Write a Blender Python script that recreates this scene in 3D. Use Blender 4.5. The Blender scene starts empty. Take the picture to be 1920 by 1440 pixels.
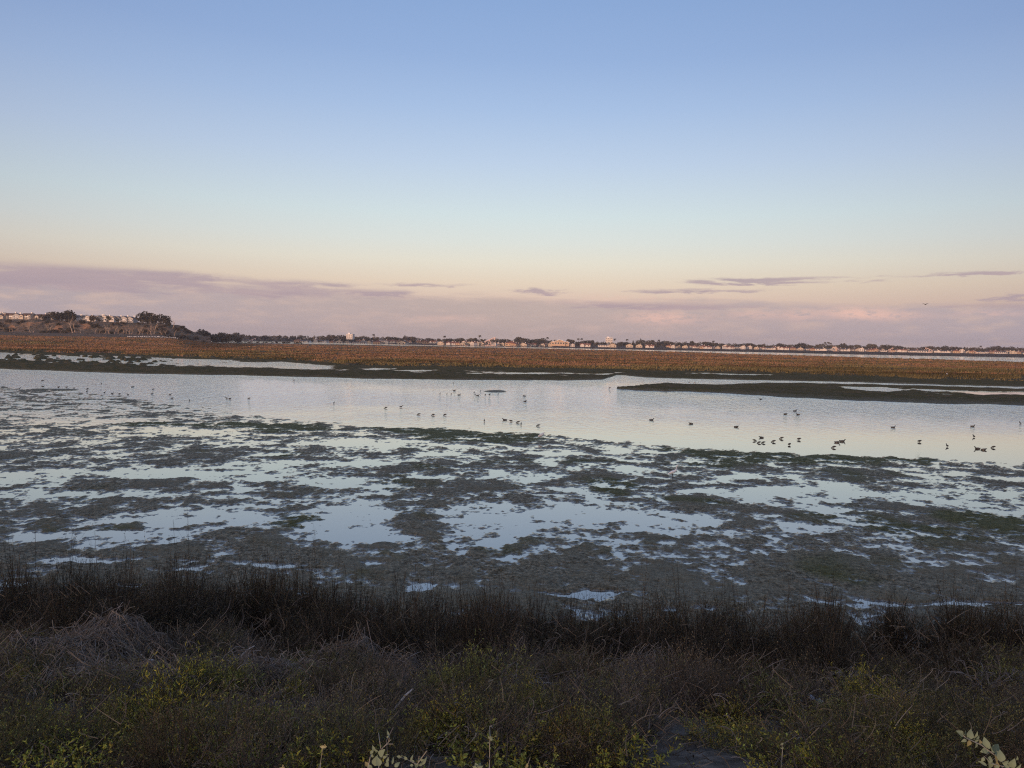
import bpy, math, random
import numpy as np
from mathutils import Matrix, Vector

random.seed(7)
rng = np.random.default_rng(11)
S = bpy.context.scene
COL = S.collection

# ------------------------------------------------------------------ camera
FPX = 1397.0                       # focal length in pixels of the 1920 wide photograph
CAM = np.array([0.0, 0.0, 6.0])
PITCH = math.atan(79 / FPX)
ROLL = math.radians(1.0)
_F = np.array([0, math.cos(PITCH), -math.sin(PITCH)])
_R0 = np.array([1.0, 0, 0]); _U0 = np.cross(_R0, _F)
_R = _R0 * math.cos(ROLL) + _U0 * math.sin(ROLL)
_U = np.cross(_R, _F)
cam_d = bpy.data.cameras.new('camera'); cam = bpy.data.objects.new('camera', cam_d); COL.objects.link(cam)
cam_d.sensor_width = 36.0; cam_d.lens = 36.0 * FPX / 1920; cam_d.clip_start = 0.05; cam_d.clip_end = 40000
cam.matrix_world = Matrix(((_R[0], _U[0], -_F[0], CAM[0]), (_R[1], _U[1], -_F[1], CAM[1]), (_R[2], _U[2], -_F[2], CAM[2]), (0, 0, 0, 1)))
S.camera = cam
S.view_settings.view_transform = 'Standard'; S.view_settings.look = 'None'
S.view_settings.exposure = 0.0; S.view_settings.gamma = 1.0; S.view_settings.use_curve_mapping = False
S.cycles.max_bounces = 6; S.cycles.diffuse_bounces = 2; S.cycles.glossy_bounces = 3
S.cycles.use_denoising = False; S.cycles.filter_width = 1.2


def ray(u, v):
    """Slopes (x per metre of y, z per metre of y) of the sight line through a pixel of the photograph."""
    d = _R * ((u - 960) / FPX) + _U * ((720 - v) / FPX) + _F
    return d[0] / d[1], d[2] / d[1]


def at(u, v, z=0.0):
    """The point of the level plane z seen at a pixel."""
    tx, tz = ray(u, v)
    y = (z - CAM[2]) / tz
    return np.array([tx * y, y, z])


def far(u, v, y):
    tx, tz = ray(u, v)
    return np.array([tx * y, y, CAM[2] + tz * y])


def lin(r, g, b):
    f = lambda c: (c / 255 / 12.92) if c / 255 <= 0.04045 else ((c / 255 + 0.055) / 1.055) ** 2.4
    return (f(r), f(g), f(b))


# ------------------------------------------------------------------ sun and sky
SUN_EL = math.radians(2.2); SUN_AZ = math.radians(27)      # behind the viewer, towards the left
to_sun = np.array([-math.sin(SUN_AZ) * math.cos(SUN_EL), -math.cos(SUN_AZ) * math.cos(SUN_EL), math.sin(SUN_EL)])
sd = bpy.data.lights.new('sun', 'SUN'); sd.energy = 3.4; sd.angle = math.radians(0.6); sd.color = (1.0, 0.62, 0.44)
so = bpy.data.objects.new('sun', sd); COL.objects.link(so)
so.rotation_euler = Vector(to_sun).to_track_quat('Z', 'Y').to_euler()


class NT:
    """Small helper for wiring nodes."""
    def __init__(s, tree):
        s.t = tree; s.n = tree.nodes; s.l = tree.links
    def new(s, typ, **kw):
        n = s.n.new(typ)
        for k, v in kw.items():
            setattr(n, k, v)
        return n
    def put(s, sock, val):
        if hasattr(val, 'is_linked'):
            s.l.new(val, sock)
        else:
            sock.default_value = val
    def math(s, op, a, b=0.0, c=None, clamp=False):
        n = s.new('ShaderNodeMath', operation=op, use_clamp=clamp)
        s.put(n.inputs[0], a); s.put(n.inputs[1], b)
        if c is not None: s.put(n.inputs[2], c)
        return n.outputs[0]
    def step(s, x, lo, hi):
        n = s.new('ShaderNodeMapRange', interpolation_type='SMOOTHSTEP')
        s.put(n.inputs['Value'], x); n.inputs['From Min'].default_value = lo; n.inputs['From Max'].default_value = hi
        return n.outputs[0]
    def mix(s, fac, a, b, blend='MIX'):
        n = s.new('ShaderNodeMix', data_type='RGBA', blend_type=blend)
        s.put(n.inputs[0], fac)
        for sock, v in ((n.inputs[6], a), (n.inputs[7], b)):
            if hasattr(v, 'is_linked'): s.l.new(v, sock)
            else: sock.default_value = (*v[:3], 1)
        return n.outputs[2]
    def noise(s, vec, scale, detail=4, rough=0.55, lac=2.0, dist=0.0):
        n = s.new('ShaderNodeTexNoise')
        if vec is not None: s.l.new(vec, n.inputs['Vector'])
        n.inputs['Scale'].default_value = scale; n.inputs['Detail'].default_value = detail
        n.inputs['Roughness'].default_value = rough; n.inputs['Lacunarity'].default_value = lac
        n.inputs['Distortion'].default_value = dist
        return n.outputs['Fac']
    def ramp(s, fac, stops, interp='LINEAR'):
        n = s.new('ShaderNodeValToRGB'); n.color_ramp.interpolation = interp
        el = n.color_ramp.elements
        while len(el) < len(stops): el.new(0.5)
        for e, (p, c) in zip(el, stops):
            e.position = p; e.color = (*c, 1)
        s.put(n.inputs[0], fac)
        return n.outputs[0]
    def comb(s, x, y, z):
        n = s.new('ShaderNodeCombineXYZ')
        for i, v in enumerate((x, y, z)): s.put(n.inputs[i], v)
        return n.outputs[0]


W = bpy.data.worlds.new('World'); S.world = W; W.use_nodes = True
W.node_tree.nodes.clear()
k = NT(W.node_tree)
gen = k.new('ShaderNodeTexCoord').outputs['Generated']
sep = k.new('ShaderNodeSeparateXYZ'); k.l.new(gen, sep.inputs[0])
X, Y, Z = sep.outputs
EL = k.math('MULTIPLY', k.math('ARCSINE', Z), 180 / math.pi)           # elevation, degrees
AZ = k.math('MULTIPLY', k.math('ARCTAN2', X, Y), 180 / math.pi)        # azimuth, degrees from the view axis
sdot = k.new('ShaderNodeVectorMath', operation='DOT_PRODUCT'); k.l.new(gen, sdot.inputs[0]); sdot.inputs[1].default_value = to_sun
SD = sdot.outputs['Value']
# the clear sky: cream near the horizon, blue above; the cream reaches higher towards the sun
EL2 = k.math('MULTIPLY', EL, k.math('MULTIPLY_ADD', SD, -0.10, 0.95))
sky_stops = [(0, (205, 180, 176)), (3.2, (218, 193, 181)), (4.6, (227, 209, 191)), (6.2, (228, 222, 208)), (7.8, (219, 224, 220)), (9.8, (209, 223, 227)),
             (13.7, (188, 207, 231)), (17.5, (166, 191, 227)), (21, (148, 176, 219)), (24.6, (137, 167, 213)), (40, (120, 149, 196)), (90, (104, 130, 174))]
clear = k.ramp(k.math('DIVIDE', EL2, 90, clamp=True), [(e / 90, lin(*c)) for e, c in sky_stops])
az2 = k.math('MULTIPLY', AZ, 1 / 35.0)
side = k.math('MULTIPLY_ADD', k.math('MINIMUM', k.math('MULTIPLY', az2, az2), 1.2), -0.2, 1.0)      # a little dimmer away from the middle of the twilight arch
clear = k.mix(1.0, clear, k.comb(side, side, k.math('MULTIPLY_ADD', side, 0.8, 0.2)), 'MULTIPLY')
# warm afterglow around the low sun behind the viewer
sdp = k.math('MAXIMUM', SD, 0.0)
clear = k.mix(k.math('MULTIPLY', k.math('POWER', sdp, 2.5), 0.8), clear, (1.15, 0.80, 0.50))
clear = k.mix(k.math('POWER', sdp, 18.0), clear, (3.2, 1.7, 0.75))
# cloud bank low over the horizon with torn streaks above it
p = k.comb(k.math('MULTIPLY', AZ, 0.06), k.math('MULTIPLY', EL, 0.62), 0.0)
n1 = k.noise(p, 1.6, 6, 0.6, dist=0.3)
p2 = k.comb(k.math('MULTIPLY', AZ, 0.11), k.math('MULTIPLY', EL, 0.8), 3.7)
n2 = k.noise(p2, 2.2, 7, 0.62, dist=0.5)
CLOUDS = [  # pixel centre, half sizes, weight
    (120, 520, 330, 20, .9), (340, 519, 90, 8, .5), (560, 533, 90, 9, .45), (600, 552, 170, 10, .5), (800, 534, 90, 4.5, .55), (1030, 546, 42, 7, .75),
    (1060, 568, 120, 7, .4), (1250, 574, 160, 6, .55), (1400, 528, 120, 5, .95), (1330, 545, 130, 3.5, .6), (1560, 523, 110, 4, .45), (1800, 513, 90, 3.5, .55),
    (1890, 510, 45, 3.5, .6), (1900, 557, 45, 6, .8), (1880, 574, 110, 6, .5), (700, 549, 60, 5, .5), (1230, 548, 60, 3, .4)]
wz = k.noise(k.comb(k.math('MULTIPLY', AZ, 0.09), k.math('MULTIPLY', EL, 0.45), 1.3), 2.6, 6, 0.65)
AZW = k.math('ADD', AZ, k.math('MULTIPLY_ADD', wz, 13.0, -6.5)); ELW = k.math('ADD', EL, k.math('MULTIPLY_ADD', n2, 1.1, -0.55))
blob = None
for (u, v, wu, wv, a) in CLOUDS:
    tx, tz = ray(u, v); a0 = math.degrees(math.atan(tx)); e0 = math.degrees(math.atan(tz / math.hypot(1, tx)))
    wa = math.degrees(wu / FPX) * math.cos(math.radians(a0)) ** 2; we = math.degrees(wv / FPX)
    dx = k.math('DIVIDE', k.math('SUBTRACT', AZW, a0), wa)
    dy = k.math('DIVIDE', k.math('SUBTRACT', ELW, e0), we)
    q = k.math('ADD', k.math('MULTIPLY', dx, dx), k.math('MULTIPLY', dy, dy))
    g = k.math('MULTIPLY', k.math('EXPONENT', k.math('MULTIPLY', q, -1.0)), a)
    blob = g if blob is None else k.math('ADD', blob, g)
streak = k.step(k.math('MULTIPLY', blob, k.math('MULTIPLY_ADD', n2, 2.6, -0.45)), 0.08, 0.6)
top = k.math('MULTIPLY_ADD', n1, 2.4, k.math('MULTIPLY_ADD', AZ, -0.012, 2.15))      # uneven top of the bank, degrees
bank = k.step(k.math('SUBTRACT', top, EL), -0.35, 0.6)
bank = k.math('MULTIPLY', bank, k.math('MULTIPLY_ADD', n2, 0.5, 0.72, clamp=True), clamp=True)
lav = k.ramp(k.math('DIVIDE', k.math('ADD', AZ, 45.0), 90.0, clamp=True),
             [(0.05, lin(170, 161, 172)), (0.25, lin(181, 167, 172)), (0.5, lin(188, 171, 169)), (0.75, lin(181, 167, 173)), (1.0, lin(169, 161, 174))])
n3 = k.noise(k.comb(k.math('MULTIPLY', AZ, 0.2), k.math('MULTIPLY', EL, 0.9), 9.1), 1.5, 6, 0.6)
lav = k.mix(k.step(n3, 0.45, 0.75), lav, lin(200, 178, 174))
sky = k.mix(bank, clear, lav)
sky = k.mix(k.math('MULTIPLY', streak, 0.9), sky, k.mix(n1, lin(150, 140, 160), lin(192, 168, 172)))
# sunlit pink heads
PINK = [(1240, 596, 70, 12, .9), (1600, 586, 60, 10, .8), (1420, 590, 60, 8, .5), (1660, 592, 80, 8, .6), (1500, 592, 30, 10, .5), (830, 598, 80, 6, .35), (1860, 588, 60, 5, .5), (1180, 560, 200, 8, .25)]
pk = None
for (u, v, wu, wv, a) in PINK:
    tx, tz = ray(u, v); a0 = math.degrees(math.atan(tx)); e0 = math.degrees(math.atan(tz / math.hypot(1, tx)))
    wa = math.degrees(wu / FPX) * math.cos(math.radians(a0)) ** 2; we = math.degrees(wv / FPX)
    dx = k.math('DIVIDE', k.math('SUBTRACT', AZ, a0), wa); dy = k.math('DIVIDE', k.math('SUBTRACT', EL, e0), we)
    g = k.math('MULTIPLY', k.math('EXPONENT', k.math('MULTIPLY', k.math('ADD', k.math('MULTIPLY', dx, dx), k.math('MULTIPLY', dy, dy)), -1.0)), a)
    pk = g if pk is None else k.math('ADD', pk, g)
n4 = k.noise(k.comb(k.math('MULTIPLY', AZ, 0.35), k.math('MULTIPLY', EL, 1.1), 5.1), 3.2, 7, 0.66)
pk = k.math('MULTIPLY', k.math('MULTIPLY', pk, k.step(n4, 0.34, 0.56)), 0.95, clamp=True)
sky = k.mix(pk, sky, lin(230, 190, 180))
bg = k.new('ShaderNodeBackground'); k.l.new(sky, bg.inputs[0]); bg.inputs[1].default_value = 0.98
nish = k.new('ShaderNodeTexSky', sky_type='NISHITA', sun_disc=False, sun_elevation=SUN_EL, sun_rotation=math.pi + SUN_AZ)
bgn = k.new('ShaderNodeBackground'); k.l.new(nish.outputs[0], bgn.inputs[0]); bgn.inputs[1].default_value = 0.02
addn = k.new('ShaderNodeAddShader'); k.l.new(bg.outputs[0], addn.inputs[0]); k.l.new(bgn.outputs[0], addn.inputs[1])
wo = k.new('ShaderNodeOutputWorld'); k.l.new(addn.outputs[0], wo.inputs[0])


# ------------------------------------------------------------------ numpy helpers
def _hash(ix, iy, seed):
    h = (ix.astype(np.int64) * 374761393 + iy.astype(np.int64) * 668265263 + seed * 974634777) & 0xffffffff
    h = ((h ^ (h >> 13)) * 1274126177) & 0xffffffff
    h = h ^ (h >> 16)
    return (h & 0xffff) / 65535.0 * 2 * np.pi


def gnoise(x, y, seed=0):
    x = np.asarray(x, float); y = np.asarray(y, float)
    ix = np.floor(x); iy = np.floor(y); fx = x - ix; fy = y - iy
    sx = fx * fx * fx * (fx * (fx * 6 - 15) + 10); sy = fy * fy * fy * (fy * (fy * 6 - 15) + 10)
    def g(ox, oy):
        a = _hash(ix + ox, iy + oy, seed)
        return np.cos(a) * (fx - ox) + np.sin(a) * (fy - oy)
    a = g(0, 0) * (1 - sx) + g(1, 0) * sx
    b = g(0, 1) * (1 - sx) + g(1, 1) * sx
    return (a * (1 - sy) + b * sy) * 1.5


def fbm(x, y, octs=4, seed=0, gain=0.5):
    s = 0; a = 1; t = 0
    for o in range(octs):
        s = s + a * gnoise(x * 2 ** o + 17.3 * o, y * 2 ** o - 9.1 * o, seed + o); t += a; a *= gain
    return s / t * 1.3


def sstep(x, lo, hi):
    q = np.clip((x - lo) / (hi - lo), 0, 1)
    return q * q * (3 - 2 * q)


def link(o, parent=None):
    COL.objects.link(o)
    if parent is not None: o.parent = parent
    return o


def tag(o, label=None, cat=None, group=None, kind=None):
    if label: o['label'] = label
    if cat: o['category'] = cat
    if group: o['group'] = group
    if kind: o['kind'] = kind
    return o


def empty(name, loc, rz=0.0, sc=1.0):
    o = bpy.data.objects.new(name, None); o.empty_display_size = 0.2
    o.location = loc; o.rotation_euler = (0, 0, rz); o.scale = (sc, sc, sc) if not hasattr(sc, '__len__') else sc
    return link(o)


def raw_mesh(name, V, quads=None, tris=None, mats=(), attrs=None, smooth=False, mi_q=None, mi_t=None):
    me = bpy.data.meshes.new(name)
    V = np.asarray(V, np.float32)
    q = np.zeros((0, 4), np.int32) if quads is None else np.asarray(quads, np.int32).reshape(-1, 4)
    t = np.zeros((0, 3), np.int32) if tris is None else np.asarray(tris, np.int32).reshape(-1, 3)
    me.vertices.add(len(V)); me.vertices.foreach_set('co', V.ravel())
    me.loops.add(q.size + t.size); me.loops.foreach_set('vertex_index', np.concatenate([q.ravel(), t.ravel()]).astype(np.int32))
    me.polygons.add(len(q) + len(t))
    st = np.concatenate([np.arange(len(q)) * 4, q.size + np.arange(len(t)) * 3]).astype(np.int32)
    me.polygons.foreach_set('loop_start', st)
    if mi_q is not None or mi_t is not None:
        a = np.zeros(len(q), np.int32) if mi_q is None else np.asarray(mi_q, np.int32)
        b = np.zeros(len(t), np.int32) if mi_t is None else np.asarray(mi_t, np.int32)
        me.polygons.foreach_set('material_index', np.concatenate([a, b]).astype(np.int32))
    me.polygons.foreach_set('use_smooth', np.full(len(q) + len(t), smooth))
    for m in mats: me.materials.append(m)
    for an, av in (attrs or {}).items():
        av = np.asarray(av, np.float32)
        if av.ndim == 1:
            at_ = me.attributes.new(an, 'FLOAT', 'POINT'); at_.data.foreach_set('value', av)
        else:
            if av.shape[1] == 3: av = np.concatenate([av, np.ones((len(av), 1), np.float32)], 1)
            at_ = me.attributes.new(an, 'FLOAT_COLOR', 'POINT'); at_.data.foreach_set('color', av.ravel())
    me.update(); me.validate(clean_customdata=False)
    return me


def grid_mesh(name, P, mats, attrs=None, smooth=True):
    r, c = P.shape[:2]
    i = np.arange(r * c).reshape(r, c)
    q = np.stack([i[:-1, :-1], i[:-1, 1:], i[1:, 1:], i[1:, :-1]], -1).reshape(-1, 4)
    return raw_mesh(name, P.reshape(-1, 3), q, None, mats, {a: (b.reshape(-1) if b.ndim == 2 else b.reshape(-1, b.shape[-1])) for a, b in (attrs or {}).items()}, smooth)


class Geo:
    """Collects tubes, leaves, boxes and loose faces (with a colour per point) into one mesh."""
    def __init__(s):
        s.V = []; s.Q = []; s.T = []; s.C = []; s.MQ = []; s.MT = []; s.n = 0
    def _add(s, V, Q=None, T=None, col=(1, 1, 1), m=0):
        V = np.asarray(V, float).reshape(-1, 3)
        col = np.asarray(col, float)
        s.C.append(np.broadcast_to(col, (len(V), 3)) if col.ndim == 1 else col)
        s.V.append(V)
        if Q is not None and len(Q):
            Q = np.asarray(Q).reshape(-1, 4) + s.n; s.Q.append(Q); s.MQ.append(np.full(len(Q), m))
        if T is not None and len(T):
            T = np.asarray(T).reshape(-1, 3) + s.n; s.T.append(T); s.MT.append(np.full(len(T), m))
        s.n += len(V)
    def tubes(s, P, R, sides=3, col=(1, 1, 1), m=0, cap=False):
        """P [N,K,3] centre lines, R [N,K] radii; col [3], [N,3] or [N,K,3]."""
        P = np.asarray(P, float); R = np.broadcast_to(np.asarray(R, float), P.shape[:2])
        N, K = P.shape[:2]
        T = np.gradient(P, axis=1); T /= np.linalg.norm(T, axis=2, keepdims=True) + 1e-9
        ax = P[:, -1] - P[:, 0]; ax /= np.linalg.norm(ax, axis=1, keepdims=True) + 1e-9
        ref = np.where(np.abs(ax[:, 2:3]) > 0.8, np.array([[1.0, 0.13, 0]]), np.array([[0.1, 0.05, 1.0]]))[:, None, :]
        A = np.cross(T, np.broadcast_to(ref, T.shape)); A /= np.linalg.norm(A, axis=2, keepdims=True) + 1e-9
        B = np.cross(T, A)
        an = np.arange(sides) / sides * 2 * np.pi
        V = P[:, :, None] + R[:, :, None, None] * (A[:, :, None] * np.cos(an)[:, None] + B[:, :, None] * np.sin(an)[:, None])
        i = np.arange(N * K * sides).reshape(N, K, sides)
        a = i[:, :-1]; b = i[:, 1:]
        Q = np.stack([a, np.roll(a, -1, 2), np.roll(b, -1, 2), b], -1).reshape(-1, 4)
        c = np.asarray(col, float)
        if c.ndim == 2: c = c[:, None, :]
        if c.ndim == 3: c = np.broadcast_to(c[:, :, None, :], (N, K, sides, 3)).reshape(-1, 3)
        Tt = None
        if cap:
            f0 = i[:, 0]; f1 = i[:, -1]
            Tt = np.concatenate([np.stack([f0[:, 0], f0[:, j + 1], f0[:, j]], -1) for j in range(1, sides - 1)] + [np.stack([f1[:, 0], f1[:, j], f1[:, j + 1]], -1) for j in range(1, sides - 1)])
        s._add(V.reshape(-1, 3), Q, Tt, c, m)
    def leaves(s, base, dirv, nrm, length, width, col, m=0, fold=0.25, shape=0.45):
        """Folded leaf blades: each two quads about a midrib."""
        base = np.asarray(base, float); N = len(base)
        d = dirv / (np.linalg.norm(dirv, axis=1, keepdims=True) + 1e-9)
        w = np.cross(d, nrm); w /= np.linalg.norm(w, axis=1, keepdims=True) + 1e-9
        n = np.cross(w, d)
        L = np.broadcast_to(np.asarray(length, float), (N,))[:, None]; Wd = np.broadcast_to(np.asarray(width, float), (N,))[:, None]
        a = base; t = base + d * L - n * L * 0.10
        mid = base + d * L * shape + n * L * 0.05
        l = mid + w * Wd * 0.5 + n * Wd * fold; r = mid - w * Wd * 0.5 + n * Wd * fold
        V = np.stack([a, l, t, r, mid], 1)
        i = np.arange(N)[:, None] * 5
        T = np.concatenate([i + [[0, 4, 1]], i + [[4, 2, 1]], i + [[0, 3, 4]], i + [[4, 3, 2]]])
        c = np.asarray(col, float)
        if c.ndim == 2: c = np.repeat(c, 5, 0)
        s._add(V.reshape(-1, 3), None, T, c, m)
    def box(s, c, size, col=(1, 1, 1), m=0, rz=0.0):
        x, y, z = np.asarray(size, float) / 2
        V = np.array([[-x, -y, -z], [x, -y, -z], [x, y, -z], [-x, y, -z], [-x, -y, z], [x, -y, z], [x, y, z], [-x, y, z]])
        if rz:
            cs, sn = math.cos(rz), math.sin(rz); V = np.stack([V[:, 0] * cs - V[:, 1] * sn, V[:, 0] * sn + V[:, 1] * cs, V[:, 2]], 1)
        s._add(V + np.asarray(c, float), [[0, 3, 2, 1], [4, 5, 6, 7], [0, 1, 5, 4], [1, 2, 6, 5], [2, 3, 7, 6], [3, 0, 4, 7]], None, col, m)
    def poly(s, V, Q=None, T=None, col=(1, 1, 1), m=0):
        s._add(V, Q, T, col, m)
    def bar(s, a, b, r, col=(1, 1, 1), m=0, sides=4):
        a = np.asarray(a, float); b = np.asarray(b, float)
        s.tubes(np.stack([a, b])[None], np.full((1, 2), r), sides, col, m, cap=True)
    def mesh(s, name, mats, smooth=False):
        V = np.concatenate(s.V); C = np.concatenate(s.C)
        Q = np.concatenate(s.Q) if s.Q else None; T = np.concatenate(s.T) if s.T else None
        return raw_mesh(name, V, Q, T, mats, {'tint': C}, smooth, np.concatenate(s.MQ) if s.Q else None, np.concatenate(s.MT) if s.T else None)
    def obj(s, name, mats, parent=None, smooth=False):
        return link(bpy.data.objects.new(name, s.mesh(name, mats if isinstance(mats, (list, tuple)) else [mats], smooth)), parent)


def copy_tree(o, parent=None):
    c = o.copy(); COL.objects.link(c)
    c.parent = parent
    for ch in o.children: copy_tree(ch, c)
    return c


# ------------------------------------------------------------------ materials
def mat(name):
    m = bpy.data.materials.new(name); m.use_nodes = True; m.node_tree.nodes.clear()
    kk = NT(m.node_tree)
    out = kk.new('ShaderNodeOutputMaterial')
    return m, kk, out


def princ(kk, out, col, rough=0.8, spec=0.3, bump=None):
    b = kk.new('ShaderNodeBsdfPrincipled')
    kk.put(b.inputs['Base Color'], col if hasattr(col, 'is_linked') else (*col, 1))
    kk.put(b.inputs['Roughness'], rough); b.inputs['Specular IOR Level'].default_value = spec
    if bump is not None: kk.l.new(bump, b.inputs['Normal'])
    kk.l.new(b.outputs[0], out.inputs[0])
    return b


def attr(kk, name):
    n = kk.new('ShaderNodeAttribute', attribute_name=name)
    return n


def bumpn(kk, h, strength, dist):
    b = kk.new('ShaderNodeBump'); kk.l.new(h, b.inputs['Height']); b.inputs['Strength'].default_value = strength; b.inputs['Distance'].default_value = dist
    return b.outputs[0]


def plain(name, col, rough=0.75, var=0.25, scale=2.0, spec=0.25):
    """One base colour with a little uneven wear."""
    m, kk, out = mat(name)
    tc = kk.new('ShaderNodeTexCoord').outputs['Object']
    n = kk.noise(tc, scale, 5, 0.6)
    c = kk.mix(n, tuple(x * (1 - var) for x in col), tuple(min(1, x * (1 + var)) for x in col))
    princ(kk, out, c, rough, spec)
    return m


def tinted(name, rough=0.75, var=0.3, scale=6.0, spec=0.2, gain=(1, 1, 1)):
    """Base colour from each point's own tint, with noise."""
    m, kk, out = mat(name)
    tc = kk.new('ShaderNodeTexCoord').outputs['Object']
    n = kk.noise(tc, scale, 3, 0.6)
    oi = kk.new('ShaderNodeObjectInfo').outputs['Random']
    f = kk.math('MULTIPLY_ADD', n, 2 * var, 1 - var)
    f = kk.math('MULTIPLY', f, kk.math('MULTIPLY_ADD', oi, 0.5, 0.75))
    c = kk.mix(1.0, attr(kk, 'tint').outputs['Color'], kk.comb(*[kk.math('MULTIPLY', f, g_) for g_ in gain]), 'MULTIPLY')
    b = princ(kk, out, c, rough, spec)
    return m


M_VEG = tinted('dry_stem_bark', 0.85, spec=.12, gain=(1.75, 1.65, 1.5))
M_LEAF = tinted('leaf_green', 0.65, spec=0.2, gain=(2.7, 2.5, 1.6))
M_FEATHER = tinted('feather', 0.7, 0.2, 30)

# ------------------------------------------------------------------ ground, mud, water
def line(pts, z=0.0):
    """Shore line from photograph pixels: t = x/y -> distance y."""
    P = np.array([at(u, v, z) for u, v in pts]); t = P[:, 0] / P[:, 1]
    o = np.argsort(t)
    return lambda q: np.interp(q, t[o], P[o, 1])


d_near = line([(-300, 708), (0, 724), (60, 728), (150, 733), (240, 742), (300, 752), (430, 770), (560, 785), (700, 795), (870, 801), (1050, 812), (1150, 823), (1300, 836), (1450, 844), (1600, 849), (1750, 855), (1920, 864), (2300, 885)])
d_chan = line([(-300, 686), (0, 693), (250, 702), (480, 706), (700, 712), (900, 714), (1050, 715), (1130, 713), (1150, 707), (1156, 704.5), (1210, 709), (1300, 712), (1440, 714.5), (1620, 718.5), (1700, 721), (1920, 727), (2300, 737)])
d_marsh = line([(-300, 650), (0, 658), (100, 661), (200, 663), (330, 668), (440, 672), (560, 676), (650, 683), (780, 687), (900, 688), (960, 689), (1100, 692), (1200, 694), (1330, 696), (1370, 698), (1440, 699), (1560, 703), (1640, 705), (1700, 709), (1800, 711), (1920, 714), (2300, 722)], 0.2)
d_mfar = line([(-300, 626), (0, 632), (230, 635.5), (350, 640.5), (480, 642.5), (660, 645.5), (840, 648.5), (900, 650.3), (960, 651.2), (1040, 653), (1100, 655), (1200, 656.9), (1300, 659.6), (1440, 664), (1600, 668.4), (1750, 672.7), (1920, 677.5), (2300, 688)], 0.75)
d_strip = line([(-300, 633), (230, 636.5), (345, 637.6), (480, 639.6), (660, 643), (840, 648.2), (900, 649.4), (960, 650.3), (1080, 653), (1140, 654.6), (1200, 655.6), (1300, 657.5), (1440, 660.8), (1600, 664.6), (1750, 667.4), (1920, 670.6), (2300, 679)])

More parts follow.
